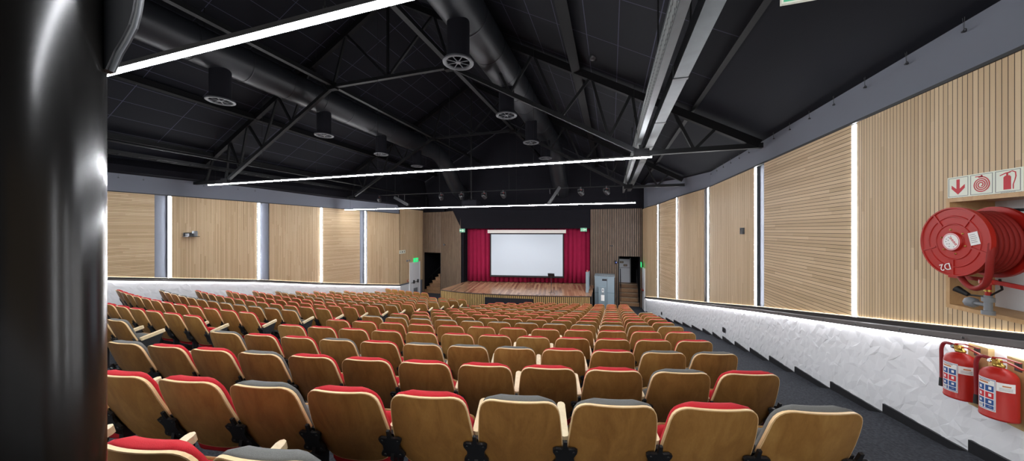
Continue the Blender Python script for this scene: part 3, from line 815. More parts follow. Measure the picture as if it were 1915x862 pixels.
# slim door on the reel wall by the stage
mb = MB(); y0d, y1d = yr(1206.8), yr(1203); x_ = min(XR(y0d), XR(y1d))-.03
dB = on_poly(1205, WR)[2]
mb.add([(XR(y0d)-.05,y0d,0),(XR(y1d)-.05,y1d,0),(XR(y1d)-.05,y1d,ZC-(501-431)/F*dB),(XR(y0d)-.05,y0d,ZC-(501-431)/F*dB),(XR(y0d)+.03,y0d,0),(XR(y1d)+.03,y1d,0),(XR(y1d)+.03,y1d,ZC-(501-431)/F*dB),(XR(y0d)+.03,y0d,ZC-(501-431)/F*dB)], [(0,3,2,1),(4,5,6,7),(0,1,5,4),(1,2,6,5),(2,3,7,6),(3,0,4,7)])
d3 = struct(mb.obj('door_3', M_white))
mb = MB(); mb.bar((XR(y0d)-.1,y0d+.1,ZC-(542-431)/F*dB),(XR(y1d)-.1,y1d-.1,ZC-(542-431)/F*dB),.06,.06); mb.obj('push_bar', mat('red_push_bar', (150,40,40), .4), d3)

# ------------------------------------------------------------------ signs
def man(mb, M, s, mi):
    """running figure, about s tall, in local XY"""
    def poly(pts): mb.prism([(x*s, y*s) for x, y in pts], 0, .003, mi, M)
    c = [(.1+.1*math.cos(2*PI*k/10), .88+.1*math.sin(2*PI*k/10)) for k in range(10)]; poly(c)
    poly([(-.06,.72),(.1,.76),(.04,.42),(-.14,.4)])
    poly([(-.14,.44),(-.02,.46),(-.1,.16),(-.36,.12),(-.36,.02),(-.04,.06)][:3]+[(-.38,.14),(-.38,.04),(-.05,.06)])
    poly([(-.06,.46),(.06,.44),(.24,.26),(.2,-.0),(.1,.0),(.13,.22)])
    poly([(-.06,.72),(-.1,.62),(-.32,.62),(-.36,.44),(-.28,.44),(-.25,.54),(-.04,.56)])
    poly([(.08,.74),(.08,.62),(.24,.5),(.36,.58),(.34,.66),(.24,.6)])
def arrow(mb, M, s, mi):
    mb.prism([(x*s,y*s) for x,y in [(-.5,.14),(.05,.14),(.05,.38),(.5,0),(.05,-.38),(.05,-.14),(-.5,-.14)]], 0, .003, mi, M)
def frameM(o, u, v):
    u = Vector(u).normalized(); v = Vector(v).normalized(); w = u.cross(v)
    M = Matrix.Identity(4)
    for i in range(3): M[i][0], M[i][1], M[i][2], M[i][3] = u[i], v[i], w[i], 0
    return M
def exit_sign(c, u, w, h, label, lit=False, flip=1, depth=.03, stem=None, case=None):
    t = thing('exit_sign', label, 'exit sign', (c.x,c.y,c.z-h/2))
    M = Matrix.Translation((0,0,h/2)) @ frameM(None, u, (0,0,1))
    mb = MB(); mb.box(-w/2,-h/2,-depth,w/2,h/2,0,0,M)
    if stem:
        for sx in (-.3,.3): mb.box(sx*w-.006,h/2,-depth/2-.006,sx*w+.006,h/2+stem,-depth/2+.006,0,M)
    mb.obj('casing', case or (M_greyplas if not lit else M_greenlit), t)
    mb = MB(); mb.box(-w/2+.012,-h/2+.012,0,w/2-.012,h/2-.012,.002,0,M); mb.obj('face', M_greenlit if lit else M_greenface, t)
    mb = MB(); s = h*.62
    man(mb, M @ Matrix.Translation((-w*.24*flip,-s*.5,.002)) @ Matrix.Scale(flip,4,(1,0,0)), s, 0)
    if w > h*1.4:
        mb.box(-.02*w,-h*.34,.002,w*.1,h*.34,.005,0,M)
        arrow(mb, M @ Matrix.Translation((w*.28*flip,0,.002)) @ Matrix.Scale(flip,4,(1,0,0)), h*.62, 0)
    mb.obj('pictogram', M_signwhite, t)
    return t
q = on_poly(866, LN); exit_sign(Vector((q[0]-nrm.x*.18,q[1]-nrm.y*.18,ZC-(430.5-431)/F*q[2]-.02)), es, .36, .23, 'small green running-man exit sign at the stair-opening end of the stage header', flip=-1)
q = on_poly(1091, LN); exit_sign(Vector((q[0]-nrm.x*.18,q[1]-nrm.y*.18,ZC-(429.5-431)/F*q[2]-.0)), es, .38, .22, 'small green running-man exit sign at the lift end of the stage header')
q = on_poly(777, WL); exit_sign(Vector((XD+.05,q[1],ZC-(486-431)/F*q[2])), (0,1,0), .5, .26, 'bright green exit sign above the white double exit door', lit=True)
q = on_poly(1202.5, WR); exit_sign(Vector((XR(q[1])-.14,q[1]-.3,ZC-(494-431)/F*q[2])), (0,-1,0), .42, .27, 'bright green exit sign over the slim white door near the lift', lit=True)
# hanging exit sign overhead by the reel wall
dS = 2.35; c = P(1500, 0, dS); wS, hS = .25, .24
zbot = P(1500, 1, dS).z
exs = exit_sign(Vector((c.x,c.y,zbot+hS/2)), (1,0,0), wS, hS, 'green and white exit sign hanging from the ceiling above the reel wall', flip=-1, depth=.025, case=M_signwhite, stem=roof_h(c.x)-zbot-hS)
# small fire-point sign on the tall panel of the far wall
def sign_on_xwall(name, label, cat, c, u, w, h, base, marks):
    t = thing(name, label, cat, (c.x,c.y,c.z-h/2)); M = Matrix.Translation((0,0,h/2)) @ frameM(None, u, (0,0,1))
    mb = MB(); mb.box(-w/2,-h/2,-.004,w/2,h/2,.004,0,M); mb.obj('plate', base, t)
    return t, M
q = on_poly(752, WL); t, M = sign_on_xwall('fire_point_sign', 'small white three-part fire sign on the oak panel near the exit door', 'sign', Vector((XL(q[1])+.02,q[1],ZC-(471-431)/F*q[2])), (0,1,0), .62, .22, M_signwhite, None)
mb = MB()
for i, cx in enumerate((-.2,0,.2)):
    mb.box(cx-.085,-.09,.004,cx+.085,.09,.006,1,M)
    mb.box(cx-.08,-.085,.006,cx+.08,.085,.007,2,M)
    if i == 0: mb.prism([(cx-.03,-.05),(cx+.05,0),(cx-.03,.05)], .007, .009, 0, M)
    elif i == 1: mb.lathe([(.05,.007),(.05,.009)], 14, 0, M @ Matrix.Translation((cx,0,0)))
    else: mb.box(cx-.025,-.06,.007,cx+.025,.06,.009,0,M)
mb.obj('pictogram', [mat('sign_dark', (52,40,42), .6), M_signedge, M_signwhite], t)
q = on_poly(763.5, WL)
mb = MB()
for dy in (-.12,.12): mb.lathe([(.07,0),(.07,.03),(.05,.045)], 14, M=Matrix.Translation((-12.66,q[1]+dy,ZC-(487.5-431)/F*q[2])) @ Matrix.Rotation(PI/2,4,'Y'))
mb.box(-12.66,q[1]-.05,ZC-(487.5-431)/F*q[2]-.02,-12.64,q[1]+.05,ZC-(487.5-431)/F*q[2]+.02)
tag(recentre(mb.obj('wall_sounder', M_greyplas)), 'pair of small round grey sounders beside the white exit door', 'alarm')
q = on_poly(762.5, WL)
mb = MB(); z = ZC-(525-431)/F*q[2]; mb.box(-12.66,q[1]-.06,z-.06,-12.62,q[1]+.06,z+.06); o = tag(recentre(mb.obj('call_point', M_redpaint)), 'small red fire call point beside the white exit door', 'call point')
mb = MB(); mb.box(.018,-.035,.025,.024,.035,.095); mb.obj('glass', M_signwhite, o)

# ------------------------------------------------------------------ small wall devices
q = on_poly(355.5, WL); z = ZC-(437-431)/F*q[2]; X = XL(q[1])
t = thing('bracketed_device', 'small dark box with a grey cylinder on a bracket on the far wall panel', 'wall device', (X+.01,q[1],z-.16))
mb = MB(); mb.box(.0,-.2,.05,.03,.2,.2); mb.box(.0,-.22,.05,.3,.12,.07); mb.obj('bracket', M_black, t)
mb = MB(); mb.box(.05,-.18,.07,.28,-.05,.17); mb.obj('body', M_black, t)
mb = MB(); mb.lathe([(.07,.07),(.075,.09),(.075,.25),(.06,.26)], 16, M=Matrix.Translation((.17,.04,0))); mb.obj('cylinder', M_greyplas, t)
q = on_poly(1391, WR); z = ZC-(433-431)/F*q[2]
mb = MB(); mb.box(-.045,-.045,0,.02,.045,.15); mb.lathe([(.015,0),(.012,.01)], 8, 0, Matrix.Translation((-.045,0,.11)) @ Matrix.Rotation(-PI/2,4,'Y'))
o = mb.obj('wall_sensor', M_black); o.location = (XR(q[1])-.02,q[1],z-.06); tag(o, 'small upright black sensor box on the oak panel left of the level-grooved one', 'sensor')
for px, py, lab in ((1238.5,586,'small black socket on the white relief wainscot nearest the stage'),(1356,617,'small black socket on the white relief wainscot farther up the aisle')):
    q = on_poly(px, WR); z = ZC-(py-431)/F*q[2]
    mb = MB(); mb.box(-.03,-.06,-.06,.0,.06,.06); mb.box(-.036,-.02,-.03,-.03,.02,.03)
    o = mb.obj('wall_socket', M_black); o.location = (XR(q[1])-.02,q[1],z); tag(o, lab, 'socket', 'black sockets on the white wainscot')
# camera and little spots on the slatted front wall
p = on_y(1152, 490, YF)
t = thing('wall_camera', 'small black camera with a dark blue lens on the slats beside the lift', 'camera', (p.x,YF-.06,p.z-.1))
mb = MB(); mb.box(-.05,0,.02,.05,.06,.2); mb.bar((0,0,.1),(0,-.12,.1),.05,.05); mb.obj('mount', M_black, t)
mb = MB(); mb.lathe([(.07,0),(.085,.03),(.085,.14),(.06,.16)], 16, M=Matrix.Translation((0,-.1,.1)) @ Matrix.Rotation(PI/2,4,'X')); mb.obj('head', M_black, t)
mb = MB(); mb.lathe([(.055,0),(.045,.015),(.0,.02)], 16, M=Matrix.Translation((0,-.26,.1)) @ Matrix.Rotation(PI/2,4,'X')); mb.obj('lens', mat('blue_lens', (40,60,130), .15, coat=1), t)
p = on_y(1144, 459.5, YF)
mb = MB(); mb.box(-.09,-.03,-.03,.09,.05,.03); mb.lathe([(.03,0),(.03,.06)],10,0,Matrix.Translation((.0,-.03,0)) @ Matrix.Rotation(PI/2,4,'X')); o = mb.obj('wall_spot', M_black); o.location = (p.x,YF-.06,p.z); tag(o, 'tiny black fitting on the slats above the lift', 'fitting')
q = on_poly(832, FW)
mb = MB(); mb.box(-.06,-.04,-.05,.05,.05,.05); mb.lathe([(.04,0),(.035,.08)],10,0,Matrix.Translation((.06,-.03,-.01)) @ Matrix.Rotation(PI/2,4,'X')); o = mb.obj('wall_spot', M_black); o.location = (q[0],q[1]-.08,ZC-(457.5-431)/F*q[2]); tag(o, 'tiny black fitting on the slats between stair opening and stage', 'fitting')
# ------------------------------------------------------------------ roof trusses
def truss(Y, label, xr=9.09, xl=9.05):
    t = thing('roof_truss', label, 'roof truss', (XC, Y, ZC+1.73), 0, 'dark steel roof trusses')
    Z = lambda h: h-1.73
    def top(o): return 1.9+.55*(9.09-o)-.14
    mb = MB()
    for s, lim in ((1, xr), (-1, xl)):
        mb.bar((s*6.8,0,0),(s*lim,0,0),.1,.1); mb.bar((s*6.8,0,0),(s*2.02,0,Z(4.42)),.1,.1)
    mb.bar((-2.05,0,Z(4.42)),(2.05,0,Z(4.42)),.1,.09)
    mb.obj('bottom_chord', M_truss, t)
    mb = MB()
    for s, lim in ((1, xr), (-1, xl)): mb.bar((s*(lim-.06),0,Z(top(lim))),(0,0,Z(top(0))),.12,.16)
    mb.obj('top_chord', M_roofbeam, t)
    web = []
    for s in (1, -1):
        web += [((s*7.42,top(7.42)),(s*7.85,1.73)),((s*8.3,top(8.3)),(s*7.85,1.73)),((s*6.8,1.73),(s*6.6,top(6.6))),((s*6.6,top(6.6)),(s*6.1,2.12))]
        ic = lambda o: 1.73+(6.8-o)*(4.42-1.73)/(6.8-2.02)
        for a, b in ((5.7,6.1),(5.7,5.0),(4.3,5.0),(4.3,3.7),(2.9,3.7),(2.9,2.2)): web.append(((s*a,top(a)),(s*b,ic(b))))
        web += [((s*2.0,4.42),(s*1.5,top(1.5))),((s*1.5,top(1.5)),(0,4.42))]
    web.append(((0,4.42),(0,top(0))))
    for (a, ha), (b, hb) in web:
        mb = MB(); mb.bar((a,0,Z(ha)),(b,0,Z(hb)),.06,.06); mb.obj('web_member', M_truss, t)
    for s in (1,-1):
        mb = MB(); mb.box(s*6.8-.16,-.07,-.07,s*6.8+.16,.07,.1); mb.obj('gusset_plate', M_roofbeam, t)
        mb = MB(); mb.box(s*2.02-.16,-.07,Z(4.42)-.1,s*2.02+.16,.07,Z(4.42)+.08); mb.obj('gusset_plate', M_roofbeam, t)
truss(7.7, 'nearer of the two dark steel roof trusses spanning the hall')
truss(13.45, 'farther dark steel roof truss, nearer the stage', 8.8, 7.4)

def purlin(name, X, h, w, hh, label, m, y0=-2.5, y1=YF, cat='roof beam', group='long roof beams'):
    mb = MB(); mb.box(-w/2,y0,-hh/2,w/2,y1,hh/2); mb.box(-w/2-.03,y0,-hh/2-.012,w/2+.03,y1,-hh/2); o = mb.obj(name, m); o.location = (X,0,ZC+h)
    return tag(o, label, cat, group)
purlin('roof_beam', -4.12, 4.5, .07, .12, 'dark roof beam along the reel-wall-side truss knees', M_truss)
purlin('roof_beam', -8.18, 4.5, .07, .12, 'dark roof beam along the far-side truss knees', M_truss)
purlin('roof_beam', -.79, 3.83, .14, .16, 'deep dark roof beam high on the reel-wall slope', M_roofbeam)
purlin('roof_beam', -11.51, 3.83, .14, .16, 'deep dark roof beam high on the far slope', M_roofbeam)
purlin('roof_beam', 1.66, roof_h(1.66)-ZC-.025, .03, .03, 'slim dark roof beam between the silver duct and the reel wall', M_roofbeam)
purlin('roof_beam', -13.55, 2.68, .1, .12, 'lowest dark roof beam above the far wall panels', M_truss)
# cable ladder on the far side
cl = thing('cable_ladder', 'dark cable ladder running high along the far wall', 'cable ladder', (-13.0,0,ZC+2.1))
mb = MB()
for dx in (-.15,.15): mb.box(dx-.012,3,0,dx+.012,YF,.09)
mb.obj('side_rail', M_truss, cl)
mb = MB()
for y in frange(3.2, YF-.2, .4): mb.box(-.15,y-.015,.02,.15,y+.015,.04)
mb.obj('rungs', M_truss, cl)
mb = MB(); mb.tube([(-.06,3,.07),(-.05,9,.075),(-.07,15,.07),(-.05,YF,.075)], .03, 6); mb.tube([(.05,3,.06),(.06,10,.065),(.05,YF,.06)], .022, 6); mb.obj('cables', M_blackrub, cl)
mb = MB(); mb.tube([(-12.2,3,ZC+2.3),(-12.2,YF,ZC+2.3)], .03, 8); tag(recentre(mb.obj('conduit', M_truss)), 'thin dark conduit running beside the far cable ladder', 'conduit')

# ------------------------------------------------------------------ perforated tray and silver trunking on the near side
tr = thing('cable_tray', 'grey perforated cable tray on edge with a flat lower flange, running to the stage', 'cable tray', (.56,0,ZC+1.92))
def perf_mat():
    m = bpy.data.materials.new('perforated_tray_steel'); m.use_nodes = True; g = NG(m); b = m.node_tree.nodes['Principled BSDF']
    b.inputs['Roughness'].default_value = .45; b.inputs['Metallic'].default_value = .5
    uvn = g.n('ShaderNodeUVMap'); sp = g.n('ShaderNodeSeparateXYZ'); g.link(uvn.outputs[0], sp.inputs[0])
    fu = g.math('SUBTRACT', g.math('FRACT', g.math('DIVIDE', sp.outputs[0], .1)), .5)
    fv = g.math('SUBTRACT', g.math('FRACT', g.math('DIVIDE', sp.outputs[1], .16)), .5)
    r = g.math('SQRT', g.math('ADD', g.math('POWER', g.math('MULTIPLY', fu, .1), 2.0), g.math('POWER', g.math('MULTIPLY', fv, .16), 2.0)))
    hole = g.math('MULTIPLY', g.math('LESS_THAN', r, .034), g.math('GREATER_THAN', r, .016))
    mx = g.n('ShaderNodeMix', data_type='RGBA'); g.link(hole, mx.inputs[0]); mx.inputs[6].default_value = lin((165,170,168)); mx.inputs[7].default_value = lin((20,20,22))
    g.link(mx.outputs[2], b.inputs['Base Color']); return m
mb = MB(); y0, y1 = -2.5, 17.2
mb.add([(0,y0,.02),(0,y1,.02),(0,y1,.34),(0,y0,.34),(.004,y0,.02),(.004,y1,.02),(.004,y1,.34),(.004,y0,.34)], [(0,3,2,1),(4,5,6,7)], 0, False, None, [(y0,0),(y1,0),(y1,.32),(y0,.32)]*2)
mb.obj('perforated_side', perf_mat(), tr)
mb = MB(); mb.box(-.01,y0,.0,.08,y1,.02); mb.box(.072,y0,.02,.08,y1,.08); mb.box(-.01,y0,.34,.04,y1,.35); mb.obj('flange', M_galvdark, tr)
for y in (-1.5,.5,2.6,4.8,10.5,16):
    mb = MB(); mb.bar((.06,y,.02),(.06,y,roof_h(.62)-ZC-1.92),.02,.02); mb.obj('hanger', M_truss, tr)
sd = thing('metal_trunking', 'bright silver metal trunking running beside the perforated cable tray', 'trunking', (.85,0,ZC+1.95))
mb = MB(); ys_ = list(frange(-2.5, 16.9, 1.83))
for a, b in zip(ys_, ys_[1:]): mb.box(-.085,a+.006,0,.085,b-.006,.17)
mb.obj('duct_lengths', M_galv, sd)
mb = MB()
for y in ys_[1:-1]: mb.box(-.092,y-.03,-.006,.092,y+.03,.176)
mb.obj('joint_collar', M_galvdark, sd)
for y in (0, 4, 11, 15):
    mb = MB(); mb.bar((0,y,.17),(0,y,roof_h(.84)-ZC-1.95),.02,.02); mb.obj('hanger', M_truss, sd)

# ------------------------------------------------------------------ spiral ducts with drops and diffusers
def duct(X, label):
    t = thing('air_duct', label, 'air duct', (X,0,ZC+4.45), 0, 'black spiral air ducts')
    pts = [(0,y,0) for y in frange(-2.5, 15.3, .6)] + [(0,15.9,-.02),(0,16.4,-.14),(0,16.9,-.42),(0,17.5,-.95),(0,18.1,-1.5),(0,18.6,-1.85),(0,19.35,-2.1)]
    mb = MB(); mb.tube(pts, .44, 28); mb.obj('main_run', M_duct, t)
    for y in frange(-2, 15.2, 1.2):
        mb = MB(); mb.lathe([(.445,-.02),(.452,-.01),(.452,.01),(.445,.02)], 28, M=Matrix.Translation((0,y,0)) @ Matrix.Rotation(PI/2,4,'X'), cap0=False, cap1=False); mb.obj('seam_band', M_duct, t)
    for y in (2, 5, 8.2, 11, 14):
        for x in (-.3, .3):
            mb = MB(); mb.bar((x,y,.3),(x,y,roof_h(X+x)-ZC-4.45),.015,.015); mb.obj('hanger', M_truss, t)
    return t
duct(-2.85, 'long black spiral duct on the reel-wall side of the roof ridge')
duct(-9.45, 'long black spiral duct on the far side of the roof ridge')
M_diff = mat('diffuser_grey', (64,66,70), .5)
def diffuser(X, Y, label):
    t = thing('air_diffuser', label, 'air diffuser', (X,Y,ZC+3.27), 0, 'round air diffusers below the ducts')
    mb = MB(); mb.lathe([(.22,.03),(.22,.86)], 28, cap0=False, cap1=False); mb.lathe([(.2,.86),(.2,.03)], 28, cap0=False, cap1=False); mb.obj('drop_duct', M_blackmat, t)
    mb = MB(); mb.lathe([(.3,.0),(.3,.03),(.225,.045),(.225,.01),(.25,-.01),(.28,-.01),(.3,.0)], 36, cap0=False, cap1=False); mb.obj('rim', M_diff, t)
    mb = MB()
    for k in range(8):
        a = 2*PI*k/8; mb.bar((.04*math.cos(a),.04*math.sin(a),.012),(.25*math.cos(a),.25*math.sin(a),.012),.014,.014)
    mb.lathe([(.05,.0),(.05,.03)], 16); mb.obj('vanes', M_diff, t)
ords = ['first','second','third','fourth']
for i, Y in enumerate((5.62,8.62,11.55,14.25)):
    diffuser(-2.85, Y, '%s round air diffuser from the camera below the reel-wall-side duct' % ords[i])
for i, Y in enumerate((5.5,8.55,11.4,14.05)):
    diffuser(-9.45, Y, '%s round air diffuser from the camera below the far-side duct' % ords[i])

# ------------------------------------------------------------------ hanging strip lights
def strip_light(Y, h, x0, x1, label, wires):
    t = thing('strip_light', label, 'strip light', ((x0+x1)/2,Y,ZC+h), 0, 'long hanging strip lights'); L = (x1-x0)/2
    mb = MB(); mb.box(-L,-.016,.008,L,.016,.045); mb.obj('housing', M_black, t)
    mb = MB(); mb.box(-L+.004,-.015,-.016,L-.004,.015,.008); mb.obj('diffuser', M_led, t)
    for k in range(wires):
        x = -L+.35+(2*L-.7)*k/(wires-1)
        mb = MB(); mb.tube([(x,0,.045),(x,0,roof_h((x0+x1)/2+x)-ZC-h)], .004, 5, caps=False); mb.lathe([(.01,.045),(.01,.07)], 8, M=Matrix.Translation((x,0,0))); mb.obj('suspension_wire', M_truss, t)
strip_light(1.55, 1.33, -13.1, .85, 'nearest long hanging white strip light, partly behind the black column', 7)
strip_light(7.27, 1.55, -13.1, .82, 'middle long hanging white strip light below the nearer truss', 7)
strip_light(13.2, 1.075, -13.2, .9, 'farthest long hanging white strip light in front of the stage', 7)

# ------------------------------------------------------------------ stage lighting bar
YB = 15.2
def zb_at(px, py): return on_y(px, py, YB)
pL, pR = zb_at(652, 365), zb_at(1178, 350)
zbar = (pL.z+pR.z)/2
bar = thing('lighting_bar', 'thin black stage lighting pipe hung across the hall before the stage', 'lighting bar', (pL.x,YB,zbar))
Lb = pR.x-pL.x
mb = MB(); mb.tube([(0,0,0),(Lb,0,0)], .024, 8); mb.obj('pipe', M_truss, bar)
for px in (703, 739, 822, 880, 952, 1104, 1150):
    x = zb_at(px, 360).x-pL.x
    mb = MB(); mb.tube([(x,0,0),(x,0,roof_h(pL.x+x)-zbar)], .012, 6); mb.obj('drop_rod', M_truss, bar)
def par_can(px, aim, label):
    x = zb_at(px, 360).x
    t = thing('stage_light', label, 'stage light', (x,YB,zbar-.42), 0, 'small stage lights on the bar')
    mb = MB(); mb.bar((-.13,0,.16),(-.13,0,.33),.012,.03); mb.bar((.13,0,.16),(.13,0,.33),.012,.03); mb.bar((-.136,0,.33),(.136,0,.33),.012,.03); mb.box(-.03,-.035,.34,.03,.035,.44); mb.obj('yoke', M_black, t)
    R = Matrix.Translation((0,0,.17)) @ Matrix.Rotation(aim, 4, 'Z') @ Matrix.Rotation(math.radians(-118), 4, 'X')
    mb = MB(); mb.lathe([(.05,-.14),(.085,-.12),(.11,-.03),(.11,.14)], 18, M=R, cap1=False); mb.lathe([(.1,.14),(.1,-.02)], 18, M=R, cap0=False); mb.obj('can', M_black, t)
    mb = MB(); mb.lathe([(.1,.05),(.1,.06)], 18, M=R); o = mb.obj('lens', M_chrome, t)
    mb = MB(); mb.box(-.04,-.03,.27,.04,.03,.31); o = mb.obj('tag', mat('red_light_clamp', (180,60,50), .5) if 'red_light_clamp' not in bpy.data.materials else bpy.data.materials['red_light_clamp'], t)
pars = [(674,.4),(709,.5),(825,.25),(863,.25),(905,-.3),(941,-.1),(1086,-.5),(1134,-.6)]
for i, (px, a) in enumerate(pars):
    par_can(px, a, '%s small black stage light along the bar, counted from the far wall' % ['first','second','third','fourth','fifth','sixth','seventh','last'][i])
def batten(px, label, ang, s=1):
    x = zb_at(px, 365).x
    t = thing('batten_light', label, 'stage light', (x,YB,zbar-.75), 0, 'long stage battens on the bar')
    mb = MB(); R = Matrix.Translation((0,0,.38)) @ Matrix.Rotation(ang, 4, 'Y')
    mb.box(-.52,-.06,-.07,.52,.06,.07,0,R); mb.box(-.5,-.075,-.08,.5,-.06,-.04,0,R); mb.obj('body', M_black, t)
    mb = MB(); mb.box(-.48,-.062,-.076,.48,-.04,-.066,0,R); mb.obj('lens_strip', M_greyplas, t)
    mb = MB(); mb.bar((-.2,0,.5),(-.2,0,.76),.03,.03); mb.bar((.2,0,.4),(.2,0,.76),.03,.03); mb.obj('clamp', M_black, t)
batten(751, 'slanting black batten light at the far-wall end of the lighting bar', math.radians(27))
batten(1036, 'slanting black batten light near the lift end of the lighting bar', math.radians(-55))
# ceiling projector
p = on_y(880, 377, 15.5)
pj = thing('projector', 'dark ceiling projector hanging on a pole in front of the stage', 'projector', (p.x,15.6,p.z-.22))
mb = MB(); mb.box(-.42,-.32,0,.42,.3,.26); mb.box(-.4,-.3,.26,.4,.28,.28); mb.obj('body', M_blackmat, pj)
mb = MB(); mb.lathe([(.1,0),(.1,.12),(.08,.13)], 18, M=Matrix.Translation((.15,.3,.13)) @ Matrix.Rotation(-PI/2,4,'X')); mb.obj('lens_barrel', M_lens, pj)
mb = MB(); mb.tube([(0,0,.27),(0,0,roof_h(p.x)-p.z+.2)], .04, 10); mb.box(-.15,-.15,.28,.15,.15,.32); mb.obj('pole', M_truss, pj)
# smoke detector on the near slope
u = (1109-CX)/F; v = (CY-107)/F
k = (1.9+.55*(2.94))/(v+.55*(u*CT-ST))
px_ = P(1109,107,k)
mb = MB(); mb.lathe([(.03,-.06),(.06,-.05),(.075,-.01),(.075,.05)], 16); o = mb.obj('smoke_detector', M_black); o.location = px_; tag(o, 'single small smoke detector on the dark tiled slope above the cable tray', 'smoke detector')

# ------------------------------------------------------------------ wire hooks below the eaves
def hook(X, Y, z, s, label, group):
    t = thing('wire_hook', label, 'hook', (X,Y,z), 0, group)
    mb = MB(); mb.tube([(-s*.012,0,.15),(-s*.012,.004,.016)], .0016, 4); mb.tube([(-s*.012,.022,.15),(-s*.012,.008,.016)], .0016, 4); mb.obj('wire', M_galvdark, t)
    mb = MB(); mb.tube([(-s*.012,.013*math.cos(a),.008+.013*math.sin(a)) for a in [2*PI*k/10 for k in range(10)]], .0035, 5, closed=True); mb.box(-.016,.01,.0,.01,.028,.012); mb.obj('ring', M_black, t)
for i in range(16):
    Y = 3.86+.575*i; hook(2.985, Y, ZC+1.755, 1, 'small wire hook hanging below the eaves on the grey band of the reel wall', 'wire hooks under the eaves of the reel wall')
for px in (222, 269, 382, 414, 446, 478):
    q = on_poly(px, WL); hook(q[0]-.045, q[1], ZC+1.66, -1, 'small wire hook below the eaves on the grey band of the far wall', 'wire hooks under the eaves of the far wall')
# ------------------------------------------------------------------ hose reel niche, reel, sign, extinguishers
PX = 2.94   # panel face
ya, yb, z0, z1 = NICHE
nt_ = thing('reel_niche', 'square timber-framed niche with a grey back holding the red hose reel', 'niche', (PX, (ya+yb)/2, z0))
mb = MB(); a, b = ya-(ya+yb)/2, yb-(ya+yb)/2; hh = z1-z0
for (p0, p1) in (((0,a-.035,-.035),(.28,a,hh+.035)), ((0,b,-.035),(.28,b+.035,hh+.035)), ((0,a,-.035),(.28,b,0)), ((0,a,hh),(.28,b,hh+.035))):
    mb.box(p0[0]-.012,p0[1],p0[2],p1[0],p1[1],p1[2])
mb.obj('frame', M_trimwood, nt_)
mb = MB(); mb.box(.28,a-.03,-.03,.3,b+.03,hh+.03); mb.obj('back', mat('niche_back_grey', (206,210,214), .8, noise=.1, nscale=5), nt_)

hub = Vector((2.70, 3.583, ZC-.092))
rl = thing('hose_reel', 'red fire hose reel with coiled red hose, mounted in the niche', 'fire hose reel', (2.70,3.583,ZC-.092))
MX = Matrix.Rotation(-PI/2, 4, 'Y')      # local +Z -> world -X
def FX(x): return Matrix.Translation((x,0,0)) @ MX
Rd = .283
mb = MB()
mb.lathe([(.02,.012),(.075,.012),(.08,.008),(.137,.008),(.141,.013),(.147,.013),(.151,.008),(.2,.008),(.204,.013),(.21,.013),(.214,.008),(.268,.008),(.272,.016),(Rd,.016),(Rd,-.012),(.02,-.012)], 72, 0, FX(0), smooth=False, cap0=False, cap1=False)
for k in range(5):
    a = 2*PI*k/5+PI; R = FX(0) @ Matrix.Rotation(a, 4, 'Z'); mb.box(.15,-.007,.0,.271,.007,.0142,0,R)
o = mb.obj('front_disc', M_redpaint, rl)
mb = MB(); mb.lathe([(.078,.012),(.078,.02),(.002,.0212)], 32, 0, FX(0)); mb.obj('hub_plate', M_redpaint, o)
mb = MB(); mb.lathe([(.074,.0215),(.074,.0235)], 40, 1, FX(0)); mb.lathe([(.07,.0236),(.07,.0238)], 40, 0, FX(0)); mb.lathe([(.066,.0239),(.066,.0241)], 40, 1, FX(0)); mb.lathe([(.061,.0242),(.061,.0245)], 40, 0, FX(0))
MXr = FX(-.0246)
def onface(u, v, w=0): return Matrix.Translation((-.0246-w, -u, v)) @ frameM(None, (0,-1,0), (0,0,1))
for k in range(4): mb.lathe([(.009,0),(.009,.001)], 12, 1, onface(.012+.013*k-.012,.028-.016*k)); mb.lathe([(.004,.0011),(.004,.0016)], 10, 0, onface(.012+.013*k-.012,.028-.016*k))
for k, (a, b) in enumerate(((-.035,.02),(-.04,.0),(-.03,-.02),(-.012,-.04),(-.018,.035),(-.02,.01),(-.012,-.018),(.0,.045),(.025,-.042))): mb.box(a-.004,b-.0025,0,a+.004,b+.0025,.0008,2,onface(0,0))
mb.obj('hub_label', [M_paper, M_signred, mat('label_print', (90,90,92), .6)], o)
mb = MB()
for k in range(6):
    a = 2*PI*k/6+.2; mb.lathe([(.007,.004),(.007,.014),(.003,.017)], 8, 0, FX(0) @ Matrix.Translation((.1*math.cos(a),.1*math.sin(a),0)))
mb.obj('bolts', M_brass, o)
me = text_mesh('D2', .078, .0008); mb = MB(); add_mesh(mb, me, Matrix.Translation((-.0145, .06, -.212)) @ frameM(None, (0,-1,0), (0,0,1)) @ Matrix.Rotation(PI+.28, 4, 'Z') @ Matrix.Scale(1.0, 4)); mb.obj('lettering', M_paper, o)
mb = MB(); mb.box(-.035,-.05,0,.035,.05,.0012,0,Matrix.Translation((-.0145,-.165,.03)) @ frameM(None,(0,-1,0),(0,0,1)) @ Matrix.Rotation(.25,4,'Z'))
for j in range(5): mb.box(-.025,.03-.015*j,.0013,.015+.004*(j%3),.033-.015*j,.0018,1,Matrix.Translation((-.0145,-.165,.03)) @ frameM(None,(0,-1,0),(0,0,1)) @ Matrix.Rotation(.25,4,'Z'))
mb.obj('sticker', [M_paper, bpy.data.materials['label_print']], o)
mb = MB(); mb.lathe([(.02,.012),(Rd,.012),(Rd,-.012),(.02,-.012)], 64, 0, FX(.23), smooth=False, cap0=False, cap1=False); mb.obj('back_disc', M_redpaint, rl)
mb = MB(); mb.lathe([(.13,-.005),(.13,-.22)], 28, 0, FX(0)); mb.obj('drum', M_redpaint, rl)
mb = MB()
pts = []
turns = 6
